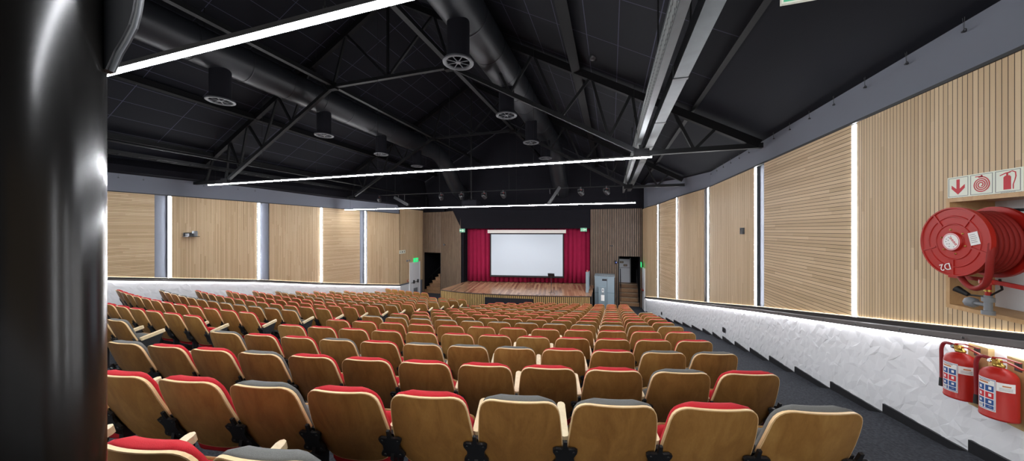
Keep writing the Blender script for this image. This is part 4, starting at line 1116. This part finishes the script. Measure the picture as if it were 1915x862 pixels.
for layer, rr in ((0,.165),(1,.2),(2,.235)):
    for i in range(turns*40+1):
        a = 2*PI*i/40; f = i/(turns*40); x = .03+.17*(f if layer != 1 else 1-f)
        pts.append((x, rr*math.cos(a), rr*math.sin(a)))
mb.tube(pts, .0165, 8); mb.obj('hose_coil', M_rubber, rl)
mb = MB()
cps = [(.03,-.235,.06),(.005,-.262,-.03),(-.005,-.262,-.13),(.01,-.235,-.24),(.03,-.18,-.325),(.045,-.1,-.365),(.055,-.02,-.345),(.07,.05,-.285),(.08,.1,-.235)]
fine = []
for i in range(len(cps)-1):
    p0 = Vector(cps[max(i-1,0)]); p1 = Vector(cps[i]); p2 = Vector(cps[i+1]); p3 = Vector(cps[min(i+2,len(cps)-1)])
    for k in range(6):
        t = k/6; fine.append(.5*((2*p1)+(p2-p0)*t+(2*p0-5*p1+4*p2-p3)*t*t+(3*p1-p0-3*p2+p3)*t**3))
fine.append(Vector(cps[-1]))
mb.tube(fine, .02, 10); mb.obj('hose_loop', M_rubber, rl)
mb = MB(); mb.bar((.25,0,0),(.5,0,0),.05,.05); mb.bar((.5,-.25,-.02),(.5,.25,.02),.05,.012); mb.box(.27,-.3,.24,.5,-.05,.262); mb.bar((.3,-.27,.25),(.49,-.27,.1),.02,.02); mb.obj('wall_bracket', M_black, rl)
mb = MB(); mb.bar((.14,-.02,-.3),(.14,-.4,-.33),.025,.03); mb.bar((.12,.2,-.3),(.14,-.02,-.3),.025,.03); mb.lathe([(.045,0),(.045,.03)], 16, M=Matrix.Translation((.14,-.07,-.33))); mb.obj('guide_arm', M_redpaint, rl)
mb = MB()
mb.tube([(.14,-.07,-.42),(.14,-.07,-.33)], .017, 10, 2); mb.tube([(.14,-.07,-.39),(.14,-.07,-.375)], .022, 10, 1); mb.tube([(.14,-.07,-.54),(.14,-.07,-.42)], .022, 10); mb.lathe([(.033,0),(.033,.035)], 8, M=Matrix.Translation((.14,-.07,-.47)))
mb.tube([(.14,-.07,-.5),(.14,.03,-.5)], .015, 10); mb.lathe([(.024,0),(.042,.015),(.042,.05),(.024,.06)], 8, M=Matrix.Translation((.14,.02,-.5)) @ Matrix.Rotation(-PI/2,4,'X'))
mb.tube([(.14,-.07,-.54),(.14,-.07,-.572)], .034, 12)
mb.obj('valve', [M_greyplas, M_brass, M_redpaint], rl)
mb = MB(); mb.tube([(.1,.12,-.4),(.12,.05,-.44)], [.028,.016], 8); mb.tube([(.12,.05,-.44),(.14,-.07,-.43),(.16,-.14,-.36),(.13,-.16,-.28)], .007, 6); mb.obj('nozzle', M_blackrub, rl)

# picture sign above the reel
def yx(px, X=PX): return on_x(px, 431, X).y
sz = .182; ysl = on_x(1775.5, 431, PX).y
zs = ZC+.385
sg = thing('fire_sign', 'white three-part sign with red arrow, hose and extinguisher symbols above the reel', 'sign', (PX-.004,ysl-.27,zs-.092))
M = Matrix.Translation((0,0,.092)) @ frameM(None,(0,-1,0),(0,0,1))
mb = MB(); mb.box(-.275,-.092,-.003,.285,.092,.004,0,M); mb.obj('plate', M_signwhite, sg)
mb = MB(); mc = MB()
for i in range(3):
    cx = -.183+.184*i
    o_, i_ = .083, .079
    for (a, b, c, d) in ((-o_,-o_,o_,-i_),(-o_,i_,o_,o_),(-o_,-i_,-i_,i_),(i_,-i_,o_,i_)): mb.box(cx+a,b,.004,cx+c,d,.005,0,M)
mb.obj('border', M_signedge, sg)
T = lambda cx: M @ Matrix.Translation((cx,0,.004))
mc.prism([(-.013,.066),(-.013,-.018),(-.055,.018),(-.055,-.012),(0,-.066),(.055,-.012),(.055,.018),(.013,-.018),(.013,.066)], 0, .0015, 0, T(-.183))
mc.obj('arrow_symbol', M_signred, sg); mc = MB()
mc_t = T(.001)
N = 130; ri = []; ro = []
for i in range(N+1):
    a = -PI/2 + 2*PI*3.55*i/N; r = .006+.055*i/N
    ri.append((r*math.cos(a), r*math.sin(a)-.004)); ro.append(((r+.0085)*math.cos(a), (r+.0085)*math.sin(a)-.004))
vs = [(x,y,.0015) for x,y in ri]+[(x,y,.0015) for x,y in ro]
mc.add(vs, [(i,N+1+i,N+2+i,i+1) for i in range(N)], 0, False, mc_t)
mc.box(-.045,.062,0,.012,.069,.0015,0,mc_t); mc.box(-.002,.058,0,.008,.076,.0015,0,mc_t)
mc.obj('hose_symbol', M_signred, sg); mc = MB()
e_ = T(.185)
mc.prism([(-.026,-.066),(.022,-.066),(.022,.03),(.012,.042),(-.016,.042),(-.026,.03)], 0, .0015, 0, e_)
mc.box(-.008,.042,0,.004,.06,.0015,0,e_); mc.prism([(-.05,.044),(-.008,.058),(.02,.062),(.02,.068),(-.012,.066),(-.052,.05)], 0, .0015, 0, e_)
hp = [(.004,.062),(.03,.068),(.048,.058),(.05,.03),(.044,0),(.034,-.03),(.034,-.066),(.04,-.066),(.04,-.03),(.05,0),(.057,.03),(.054,.063),(.032,.075),(.004,.068)]
mc.prism(hp, 0, .0015, 0, e_)
mc.obj('extinguisher_symbol', M_signred, sg)
mb = MB(); 
for k in range(9): mb.box(.14+.011*k,-.0895,.004,.14+.011*k+.007,-.0855,.0046,0,M)
mb.obj('small_print', M_signedge, sg)

# extinguishers
def extinguisher(px, pyb, label, blabel):
    Xc = PX-.128
    u = (px-CX)/F; d = Xc/(u*CT-ST); Yc = d*(u*ST+CT); zb = ZC-(pyb-431)/F*d
    b = thing('mounting_board', blabel, 'board', (PX-.024,Yc-.02,zb-.06), 0, 'timber boards behind the extinguishers')
    mb = MB(); mb.box(-.014,-.075,0,.024,.075,.52); mb.obj('plank', M_pine, b)
    mb = MB(); mb.box(-.022,-.02,.43,-.014,.02,.5); mb.lathe([(.006,0),(.006,.006)],8,0,Matrix.Translation((-.022,0,.485)) @ Matrix.Rotation(-PI/2,4,'Y')); mb.obj('hook_plate', M_galvdark, b)
    t = thing('fire_extinguisher', label, 'fire extinguisher', (Xc,Yc,zb), 0, 'red fire extinguishers on the wainscot')
    mb = MB(); mb.lathe([(.075,0),(.088,.004),(.09,.012),(.09,.018),(.088,.02),(.088,.3),(.084,.33),(.07,.355),(.045,.372),(.026,.38),(.026,.392)], 32); mb.obj('cylinder', M_redpaint, t)
    vdir = math.atan2(-Yc, -Xc)     # bearing of the label front
    A0 = vdir + .75
    def patch(mbb, a0, a1, z0, z1, mi, r=.0885):
        n = 8; vs = []
        for k in range(n+1):
            a = a0+(a1-a0)*k/n; vs += [(r*math.cos(a),r*math.sin(a),z0),(r*math.cos(a),r*math.sin(a),z1)]
        mbb.add(vs, [(2*k,2*k+1,2*k+3,2*k+2) if a1 < a0 else (2*k,2*k+2,2*k+3,2*k+1) for k in range(n)], mi, True)
    # image-left is larger bearing (towards +Y); u runs along decreasing angle
    mb = MB(); L0, L1 = vdir-1.32, vdir-.14
    patch(mb, L0, L1, .06, .3, 0)
    patch(mb, L0+.04, L1-.04, .066, .294, 1, .0887)
    patch(mb, L0+.06, L1-.06, .07, .29, 0, .0889)
    rows = [(.205,.25,1),(.152,.198,2),(.105,.146,1),(.074,.1,1)]
    midl = (L0+L1)/2
    for (za, zb2, mi) in rows:
        patch(mb, L0+.1, midl-.03, za, zb2, mi, .0891); patch(mb, midl+.03, L1-.1, za, zb2, mi, .0891)
        w_ = .16
        patch(mb, (L0+midl)/2-w_/2, (L0+midl)/2+w_/2, za+.012, zb2-.012, 0, .0893); patch(mb, (L1+midl)/2-w_/2, (L1+midl)/2+w_/2, za+.014, zb2-.01, 0, .0893)
    patch(mb, L0+.14, midl+.2, .262, .274, 3, .0891); patch(mb, L0+.14, L1-.3, .28, .285, 4, .0891)
    patch(mb, L0+.1, L0+.45, .074, .1, 0, .0892)
    for k in range(7): patch(mb, L0+.13+.042*k, L0+.15+.042*k, .078, .098, 4, .0894)
    mb.obj('instruction_label', [M_paper, M_blue, M_signred, mat('label_orange', (196,120,70), .6), bpy.data.materials['label_print']], t)
    mb = MB(); patch(mb, L1+.02, L1+1.0, .225, .29, 0); patch(mb, L1+.3, L1+.75, .262, .272, 1, .0887)
    for k in range(3): patch(mb, L1+.15, L1+.85, .235+.008*k, .237+.008*k, 2, .0887)
    mb.obj('service_tag', [M_paper, bpy.data.materials['label_orange'], bpy.data.materials['label_print']], t)
    H = Matrix.Translation((0,0,.39)) @ Matrix.Rotation(-PI/2+.12, 4, 'Z')    # levers point along -Y
    mb = MB(); mb.lathe([(.026,0),(.03,.008),(.03,.02),(.018,.024),(.018,.05),(.013,.06)], 16, M=Matrix.Translation((0,0,.385))); mb.lathe([(.018,0),(.018,.012)], 14, M=H @ Matrix.Translation((0,-.022,.035)) @ Matrix.Rotation(PI/2,4,'X')); o = mb.obj('valve_head', M_brass, t)
    mb = MB(); mb.lathe([(.0165,0),(.0165,.016),(.014,.018)], 16, M=Matrix.Translation((-.02,.02,.42)) @ Matrix.Rotation(math.radians(-60),4,'Y')); mb.obj('pressure_gauge', M_chrome, o)
    mb = MB(); mb.add([(-.03,-.011,.04),(-.03,.011,.04),(.05,.009,.052),(.05,-.009,.052),(.135,.006,.03),(.135,-.006,.03),(.13,.006,.02),(.13,-.006,.02),(.05,.009,.044),(.05,-.009,.044),(-.03,.011,.03),(-.03,-.011,.03)],
        [(0,3,2,1),(3,5,4,2),(5,7,6,4),(7,9,8,6),(9,11,10,8),(0,1,10,11),(0,11,9,3),(3,9,7,5),(1,2,8,10),(2,4,6,8)], 0, False, H @ Matrix.Translation((0,0,.0)))
    mb.obj('carry_handle', M_redpaint, t)
    mb = MB(); mb.bar(H @ Vector((-.028,0,.058)), H @ Vector((.03,0,.072)), .02, .008); mb.bar(H @ Vector((.03,0,.072)), H @ Vector((.12,0,.07)), .016, .006); mb.box(-.032,-.01,.03,-.024,.01,.06,0,H); mb.obj('squeeze_lever', M_redpaint, t)
    hs = [(-.005,.02,.425),(-.02,.06,.437),(-.03,.095,.428),(-.035,.112,.38),(-.035,.113,.3),(-.038,.108,.21),(-.04,.104,.14),(-.042,.102,.12)]
    f2 = []
    for i in range(len(hs)-1):
        p0 = Vector(hs[max(i-1,0)]); p1 = Vector(hs[i]); p2 = Vector(hs[i+1]); p3 = Vector(hs[min(i+2,len(hs)-1)])
        for k in range(5):
            q_ = k/5; f2.append(.5*((2*p1)+(p2-p0)*q_+(2*p0-5*p1+4*p2-p3)*q_*q_+(3*p1-p0-3*p2+p3)*q_**3))
    f2.append(Vector(hs[-1]))
    mb = MB(); mb.tube(f2, .0125, 10); mb.obj('hose', mat('dark_red_hose', (128,26,34), .45) if 'dark_red_hose' not in bpy.data.materials else bpy.data.materials['dark_red_hose'], t)
    mb = MB(); mb.tube([f2[-1], f2[-1]+Vector((-.002,-.004,-.07))], [.014,.018], 12); mb.obj('nozzle', M_blackrub, t)
extinguisher(1796, 744, 'red fire extinguisher on the wainscot, the one farther up under the reel', 'timber board behind the extinguisher farther from the camera')
extinguisher(1868, 781, 'red fire extinguisher on the wainscot, the one nearer the camera', 'timber board behind the extinguisher nearer the camera')

# ------------------------------------------------------------------ column
pa_ = math.radians(59.0); D = 1.6; rC = .2
px_c, d_c = -D*math.sin(pa_), D*math.cos(pa_)
col = thing('column', 'round gloss-black steel column close to the camera', 'column', (px_c*CT-d_c*ST, px_c*ST+d_c*CT, ZC-1.6))
mb = MB(); mb.lathe([(rC*1.02,0),(rC,.02),(rC,5.6)], 72); mb.obj('shaft', M_pillar, col)
mb = MB()
u0 = Vector((CT, ST, 0))       # picture-right direction at the column
hx = 1.6+ (431-135)/F*d_c
def pl(px, py):                # point on a plane through the column facing the camera, a little behind its centre
    q = P(px, py, d_c+.12); return q - Vector(col.location)
gp = [pl(188,131), pl(197,129), pl(212,95), pl(226,72), pl(240,45), pl(247,20), pl(251,-4), pl(256,-60), pl(140,-60), pl(140,131)]
n_ = Vector((-ST, CT, 0))*.025
nG = len(gp)
mb.add([p for p in gp]+[p+n_ for p in gp], [tuple(range(nG)), tuple(reversed(range(nG,2*nG)))]+[(i,nG+i,nG+(i+1)%nG,(i+1)%nG) for i in range(nG)])
o = mb.obj('gusset_plate', mat('dark_grey_plate', (42,44,48), .5), col); o['label'] = 'dark grey plate with a curved edge at the column head'
mb = MB(); mb.tube([p+n_*.5 for p in gp[1:8]], .007, 6); mb.obj('plate_edging', mat('light_grey_edging', (84,88,92), .45), col)
# ------------------------------------------------------------------ theatre seats
TOPZ = CHAIR_TOP
def prof_y(z): t = z-.345; return .15 - .56*t + .28*t*t
WT = [(.345,.13),(.352,.165),(.37,.2),(.41,.228),(.47,.25),(.54,.262),(.60,.262),(.68,.256),(.76,.248),(.82,.241),(.86,.231),(.885,.217),(.903,.197),(.914,.172),(.918,.145)]
NS = 8
def outline_grid(zs, ws, yoff):
    pts = []
    for z, w in zip(zs, ws):
        row = []
        for i in range(NS+1):
            s = -1+2*i/NS; x = s*w
            row.append((x, prof_y(z)+.045*(x/.26)**2+yoff(s, z), z))
        pts.append(row)
    return pts
def shell_mesh():
    zs = [z for z, w in WT]; ws = [w for z, w in WT]; R = len(zs)
    mb = MB()
    back = outline_grid(zs, ws, lambda s, z: 0); front = outline_grid(zs, ws, lambda s, z: .018)
    vs = [p for r in back for p in r]+[p for r in front for p in r]; N = NS+1; o = R*N
    fs = []; 
    for j in range(R-1):
        for i in range(NS): fs.append((j*N+i, j*N+i+1, (j+1)*N+i+1, (j+1)*N+i))
    mb.add(vs, fs, 0, True)
    fs2 = [(o+(j+1)*N+i, o+(j+1)*N+i+1, o+j*N+i+1, o+j*N+i) for j in range(R-1) for i in range(NS)]
    mb.add(vs, fs2, 0, True)
    rim = [j*N for j in range(R)] + [(R-1)*N+i for i in range(1,N)] + [j*N+NS for j in range(R-2,-1,-1)] + [i for i in range(NS-1,0,-1)]
    n = len(rim)
    mb.add(vs, [(rim[k], rim[(k+1)%n], o+rim[(k+1)%n], o+rim[k]) for k in range(n)], 1)
    # the pale veneer edge wraps a few millimetres on to the back
    cx = [Vector(vs[i]) for i in rim]
    inner = []
    for p in cx:
        c = Vector((0, prof_y(.6), .6)); d = (c-p); d.y = 0; d.normalize()
        q = p + d*.006; q.y = prof_y(q.z)+.045*(q.x/.26)**2 - .0012; inner.append(q)
    b = [Vector((p.x, p.y-.0012, p.z)) for p in cx]
    mb.add(b+inner, [(k, n+k, n+(k+1)%n, (k+1)%n) for k in range(n)], 1)
    return mb
def cushion_mesh():
    zs = [.44,.448,.47,.55,.65,.75,.82,.86,.888,.906,.919]
    def w_at(z): return lerp_tab(WT, min(z-.004, .918))
    ws = [w_at(z)-.006 for z in zs]; ws[0] -= .03; ws[1] -= .01; ws[-1] -= .012
    R = len(zs); N = NS+1
    def th(s, z):
        e = min(1, (1-abs(s))/.16); e = math.sqrt(max(0, e*(2-e)))
        zt = min(1, (z-.44)/.05, ) ; zt = math.sqrt(max(0, zt*(2-zt)))
        return .0195+ .028 + .036*e*zt
    back = outline_grid(zs, ws, lambda s, z: .0195); front = outline_grid(zs, ws, th)
    top = []
    vs = [p for r in back for p in r]+[p for r in front for p in r]
    # rounded crown
    crown = [(x, y+.013, z+.004) for x, y, z in back[-1]]; crown2 = [(x*.985, (a[1]+b[1])/2+.004, z+.007) for (x, yy, z), a, b in zip(back[-1], back[-1], front[-1])]
    o = R*N; c0 = len(vs); vs += crown; c1 = len(vs); vs += crown2
    fs = []
    for j in range(R-1):
        for i in range(NS):
            fs.append((j*N+i, j*N+i+1, (j+1)*N+i+1, (j+1)*N+i)); fs.append((o+(j+1)*N+i, o+(j+1)*N+i+1, o+j*N+i+1, o+j*N+i))
    for i in range(NS):
        a = (R-1)*N
        fs += [(a+i,a+i+1,c0+i+1,c0+i),(c0+i,c0+i+1,c1+i+1,c1+i),(c1+i,c1+i+1,o+a+i+1,o+a+i)]
    for j in range(R-1): fs += [(j*N,(j+1)*N,o+(j+1)*N,o+j*N),(j*N+NS,o+j*N+NS,o+(j+1)*N+NS,(j+1)*N+NS)]
    a = (R-1)*N
    fs += [(a,c0,c1,o+a),(a+NS,o+a+NS,c1+NS,c0+NS)]
    fs += [(i+1,i,o+i,o+i+1) for i in range(NS)]
    mb = MB(); mb.add(vs, fs, 0, True); return mb
SEATM = Matrix.Translation((0,.275,.36)) @ Matrix.Rotation(math.radians(79), 4, 'X')
def slab(z0, z1, hw, y0, y1, r, M, mi=0, smooth=True):
    pts = []
    for (cx, cy, a0) in ((hw-r,y1-r,0),(-hw+r,y1-r,PI/2),(-hw+r,y0+r,PI),(hw-r,y0+r,1.5*PI)):
        for k in range(4): a = a0+PI/2*k/3; pts.append((cx+r*math.cos(a), cy+r*math.sin(a)))
    mb = MB(); n = len(pts); e = min(.014, (z1-z0)*.45)
    def ring(f, z): return [(x*f[0], (y-(y0+y1)/2)*f[1]+(y0+y1)/2, z) for x, y in pts]
    fi = ((hw-e)/hw, ((y1-y0)/2-e)/((y1-y0)/2))
    vs = ring(fi,z0)+ring((1,1),z0+e)+ring((1,1),z1-e)+ring(fi,z1)
    fs = [tuple(reversed(range(n))), tuple(range(3*n,4*n))]
    for j in range(3): fs += [(j*n+i, j*n+(i+1)%n, (j+1)*n+(i+1)%n, (j+1)*n+i) for i in range(n)]
    mb.add(vs, fs, mi, smooth, M); return mb
BX = -.2775
def arm_mesh(x):
    mb = MB(); pts = []
    for (cy, a0) in ((.27,0),(.02,PI)):
        for k in range(5): a = a0+PI*k/4; pts.append((math.cos(a)*.027, cy+math.sin(a)*(.026 if a0 == 0 else .016)))
    mb.prism(pts, 0, .044, 0, Matrix.Translation((x,.1,.585)) @ Matrix.Rotation(math.radians(13),4,'X')); return mb
def leg_mesh(x):
    mb = MB(); M = Matrix.Translation((x,0,0))
    mb.box(-.02,.14,.02,.02,.21,.5,0,M); mb.box(-.03,.0,0,.03,.34,.02,0,M)
    mb.prism([(.08,.42),(.14,.36),(.3,.47),(.36,.63),(.11,.58)], -.012, .012, 0, M @ Matrix(((0,0,1,0),(1,0,0,0),(0,1,0,0),(0,0,0,1))))
    return mb
def bracket_mesh(x):
    """black hour-glass steel plate that clamps two neighbouring shells"""
    mb = MB(); M = Matrix.Translation((x,.112,.438)) @ Matrix.Rotation(math.radians(21),4,'X') @ Matrix.Scale(1.12,4)
    o = [(-.07,.0),(-.052,-.008),(.052,-.008),(.07,.0),(.068,.022),(.05,.05),(.048,.085),(.064,.118),(.066,.138),(.05,.148),(.02,.144),(.012,.15),(.009,.2),(-.009,.2),(-.012,.15),(-.02,.144),(-.05,.148),(-.066,.138),(-.064,.118),(-.048,.085),(-.05,.05),(-.068,.022)]
    XZ = Matrix(((1,0,0,0),(0,0,-1,0),(0,1,0,0),(0,0,0,1)))
    mb.prism(o, .0, .014, 0, M @ XZ)
    for sx, sz in ((-.045,.125),(.045,.125),(-.045,.015),(.045,.015)):
        mb.lathe([(.008,.014),(.006,.018)], 8, 0, M @ XZ @ Matrix.Translation((sx,sz,0)))
    mb.box(-.012,.02,.0,.012,.08,.14,0,M)
    return mb
def make_seat(fab):
    t = thing('theatre_seat', 'x', 'theatre seat')
    shell_mesh().obj('back_shell', [M_ply, M_plyedge], t)
    cushion_mesh().obj('back_cushion', fab, t)
    s = slab(-.016, -.001, .235, -.1, .25, .07, SEATM).obj('seat', M_ply, t)
    slab(.0, .075, .23, -.095, .245, .07, SEATM).obj('seat_cushion', fab, s)
    arm_mesh(BX).obj('armrest', M_arm, t)
    l = leg_mesh(BX).obj('leg', M_black, t)
    bracket_mesh(BX).obj('bracket', M_black, l)
    return t
PROTO = {'red': make_seat(M_red_fab), 'grey': make_seat(M_grey_fab)}
used = {'red': False, 'grey': False}
END = {}
END['armrest'] = arm_mesh(-BX).obj('armrest', M_arm); END['leg'] = leg_mesh(-BX).obj('leg', M_black); END['bracket'] = bracket_mesh(-BX).obj('bracket', M_black)
END_used = False
def kids(o): return KID.get(o.name, [])
KID = {}
for o in list(COL.objects):
    if o.parent is not None: KID.setdefault(o.parent.name, []).append(o)
def place_seat(colour, x, y, z, rz, label, group, end=False):
    global END_used
    src = PROTO[colour]
    if not used[colour]: r = src; used[colour] = True
    else:
        r = src.copy(); COL.objects.link(r)
        for ch in kids(src):
            c = ch.copy(); COL.objects.link(c); c.parent = r
            for g_ in kids(ch):
                d = g_.copy(); COL.objects.link(d); d.parent = c
    r.location = (x, y, z); r.rotation_euler = (0, 0, rz); r['label'] = label; r['group'] = group
    if end:
        if not END_used: a, l, b = END['armrest'], END['leg'], END['bracket']; END_used = True
        else:
            a, l, b = END['armrest'].copy(), END['leg'].copy(), END['bracket'].copy()
            for q in (a, l, b): COL.objects.link(q)
        a.parent = r; l.parent = r; b.parent = l
    return r
ORD = ['first','second','third','fourth','fifth','sixth','seventh','eighth','ninth','tenth','eleventh','twelfth','thirteenth','fourteenth','fifteenth','sixteenth','seventeenth','eighteenth']
CR = {0:'grgg rrg rr'.replace(' ','')+'rrr', 1:'rgrrrrrrgrrg', 2:'ggrrgggrgrrg'}
CLc = {2:'g',5:'g',9:'g',12:'g',14:'g'}
seats = []
STEP = .555
for n in range(-1, 16):
    X = 1.11 if n >= 0 else .855
    for c in range(12):
        sl_ = .02454*(X+9.43)
        ok = True
        if n == -1: ok = c in (4, 5, 6)
        if n >= 11 and c == 0: ok = False
        if n == 15 and c > 9: ok = False
        if n == 0 and c > 9: ok = False
        if ok:
            k = CR[n][c] if n in CR else ('g' if n in (5, 10) else 'r')
            seats.append(dict(b='R', n=n, c=c, x=X, y=y_right(n, X)+(.19 if n == -1 else 0), rz=math.atan(sl_), col='grey' if k == 'g' else 'red', end=(c == 0)))
        X -= STEP*math.cos(math.atan(sl_))
# the back row: shifted so that its seats fall where they stand beside the column
for s_ in seats:
    if s_['n'] == -1:
        s_['col'] = {4:'grey',5:'red',6:'red'}[s_['c']]
for n in range(2, 17):
    X = -7.1
    for c in range(12):
        sl_ = .045*(X+7.8) if X < -7.8 else 0.0
        Y = y_left(n, X)
        ok = True
        camx, camd = X*CT+Y*ST, Y*CT-X*ST
        if CX+F*camx/camd < 165: ok = False
        if X-.32 < XL(Y)+.12: ok = False
        if n == 16 and X > -9.4: ok = False
        if ok: seats.append(dict(b='L', n=n, c=c, x=X, y=Y, rz=math.atan(sl_), col='grey' if CLc.get(n) == 'g' else 'red', end=(c == 0)))
        X -= STEP*math.cos(math.atan(sl_))
for s_ in seats:
    s_['z'] = row_z(s_['n']); s_['dist'] = math.hypot(s_['x'], s_['y'])
    off = .08
    s_['px'] = s_['x'] - off*math.sin(s_['rz']); s_['py'] = s_['y'] + off*math.cos(s_['rz'])
seats.sort(key=lambda s_: s_['dist'])
nseat = len(seats)
LIM = 300
for s_ in seats[:LIM]:
    if s_['b'] == 'R':
        if s_['n'] == -1:
            lab = {4:'grey theatre seat in the backmost row, the only grey one there', 5:'red theatre seat in the backmost row, between the grey seat and the column', 6:'red theatre seat in the backmost row, right behind the column'}[s_['c']]
        else:
            lab = '%s seat, %s from the reel-wall aisle in %s full row, near block' % (s_['col'], ORD[s_['c']], ORD[s_['n']])
        g_ = 'theatre seats of the near block'
    else:
        lab = '%s seat, %s from the central aisle in %s row, far block' % (s_['col'], ORD[s_['c']], ORD[s_['n']-2])
        g_ = 'theatre seats of the far block'
    place_seat(s_['col'], s_['px'], s_['py'], s_['z'], s_['rz'], lab, g_, s_['end'])
# the seats farthest away, next to the stage: past the three hundred kept apart
if nseat > LIM:
    base = {'shell': shell_mesh(), 'cush': cushion_mesh(), 'seat': slab(-.016,-.001,.235,-.1,.25,.07,SEATM), 'sc': slab(.0,.075,.23,-.095,.245,.07,SEATM), 'arm': arm_mesh(BX), 'leg': leg_mesh(BX)}
    mb = MB()
    for s_ in seats[LIM:]:
        M = Matrix.Translation((s_['px'],s_['py'],s_['z'])) @ Matrix.Rotation(s_['rz'],4,'Z')
        fm = 2 if s_['col'] == 'red' else 3
        for k, m_ in base.items():
            for f, mi, sm in zip(m_.f, m_.m, m_.sm): pass
            b0 = len(mb.v); mb.v += [M @ p for p in m_.v]; mb.f += [[b0+i for i in f] for f in m_.f]
            mb.m += [{'shell':mi,'cush':fm,'seat':0,'sc':fm,'arm':4,'leg':5}[k] for mi in m_.m]; mb.sm += m_.sm; mb.uvs += [None]*len(m_.f)
    o = recentre(mb.obj('theatre_seat', [M_ply, M_plyedge, M_red_fab, M_grey_fab, M_arm, M_black]))
    o['kind'] = 'stuff'; tag(o, 'farthest plywood theatre seats, massed in the front rows before the stage', 'theatre seat')
print('SEATS', nseat)

# ------------------------------------------------------------------ light
w = bpy.data.worlds.new('world'); SC.world = w; w.use_nodes = True
bg = w.node_tree.nodes['Background']; bg.inputs[0].default_value = (1.0, 0.97, 0.93, 1); bg.inputs[1].default_value = WORLD
def spot(name, loc, target, power, size, blend=.6, rgb=(1,1,1), rad=.1):
    l = bpy.data.lights.new(name, 'SPOT'); l.energy = power; l.spot_size = size; l.spot_blend = blend; l.color = rgb; l.shadow_soft_size = rad
    o = bpy.data.objects.new(name, l); COL.objects.link(o); o.location = loc
    o.rotation_euler = (Vector(target)-Vector(loc)).to_track_quat('-Z','Y').to_euler(); return o
for px in (863, 905, 941, 1086):
    x = on_y(px, 360, YB).x
    spot('stage_spot', (x, YB+.25, zbar-.5), (x*.6-4.9*.4, 18.0, 1.6), 90, math.radians(75), .8, (1,.93,.97))
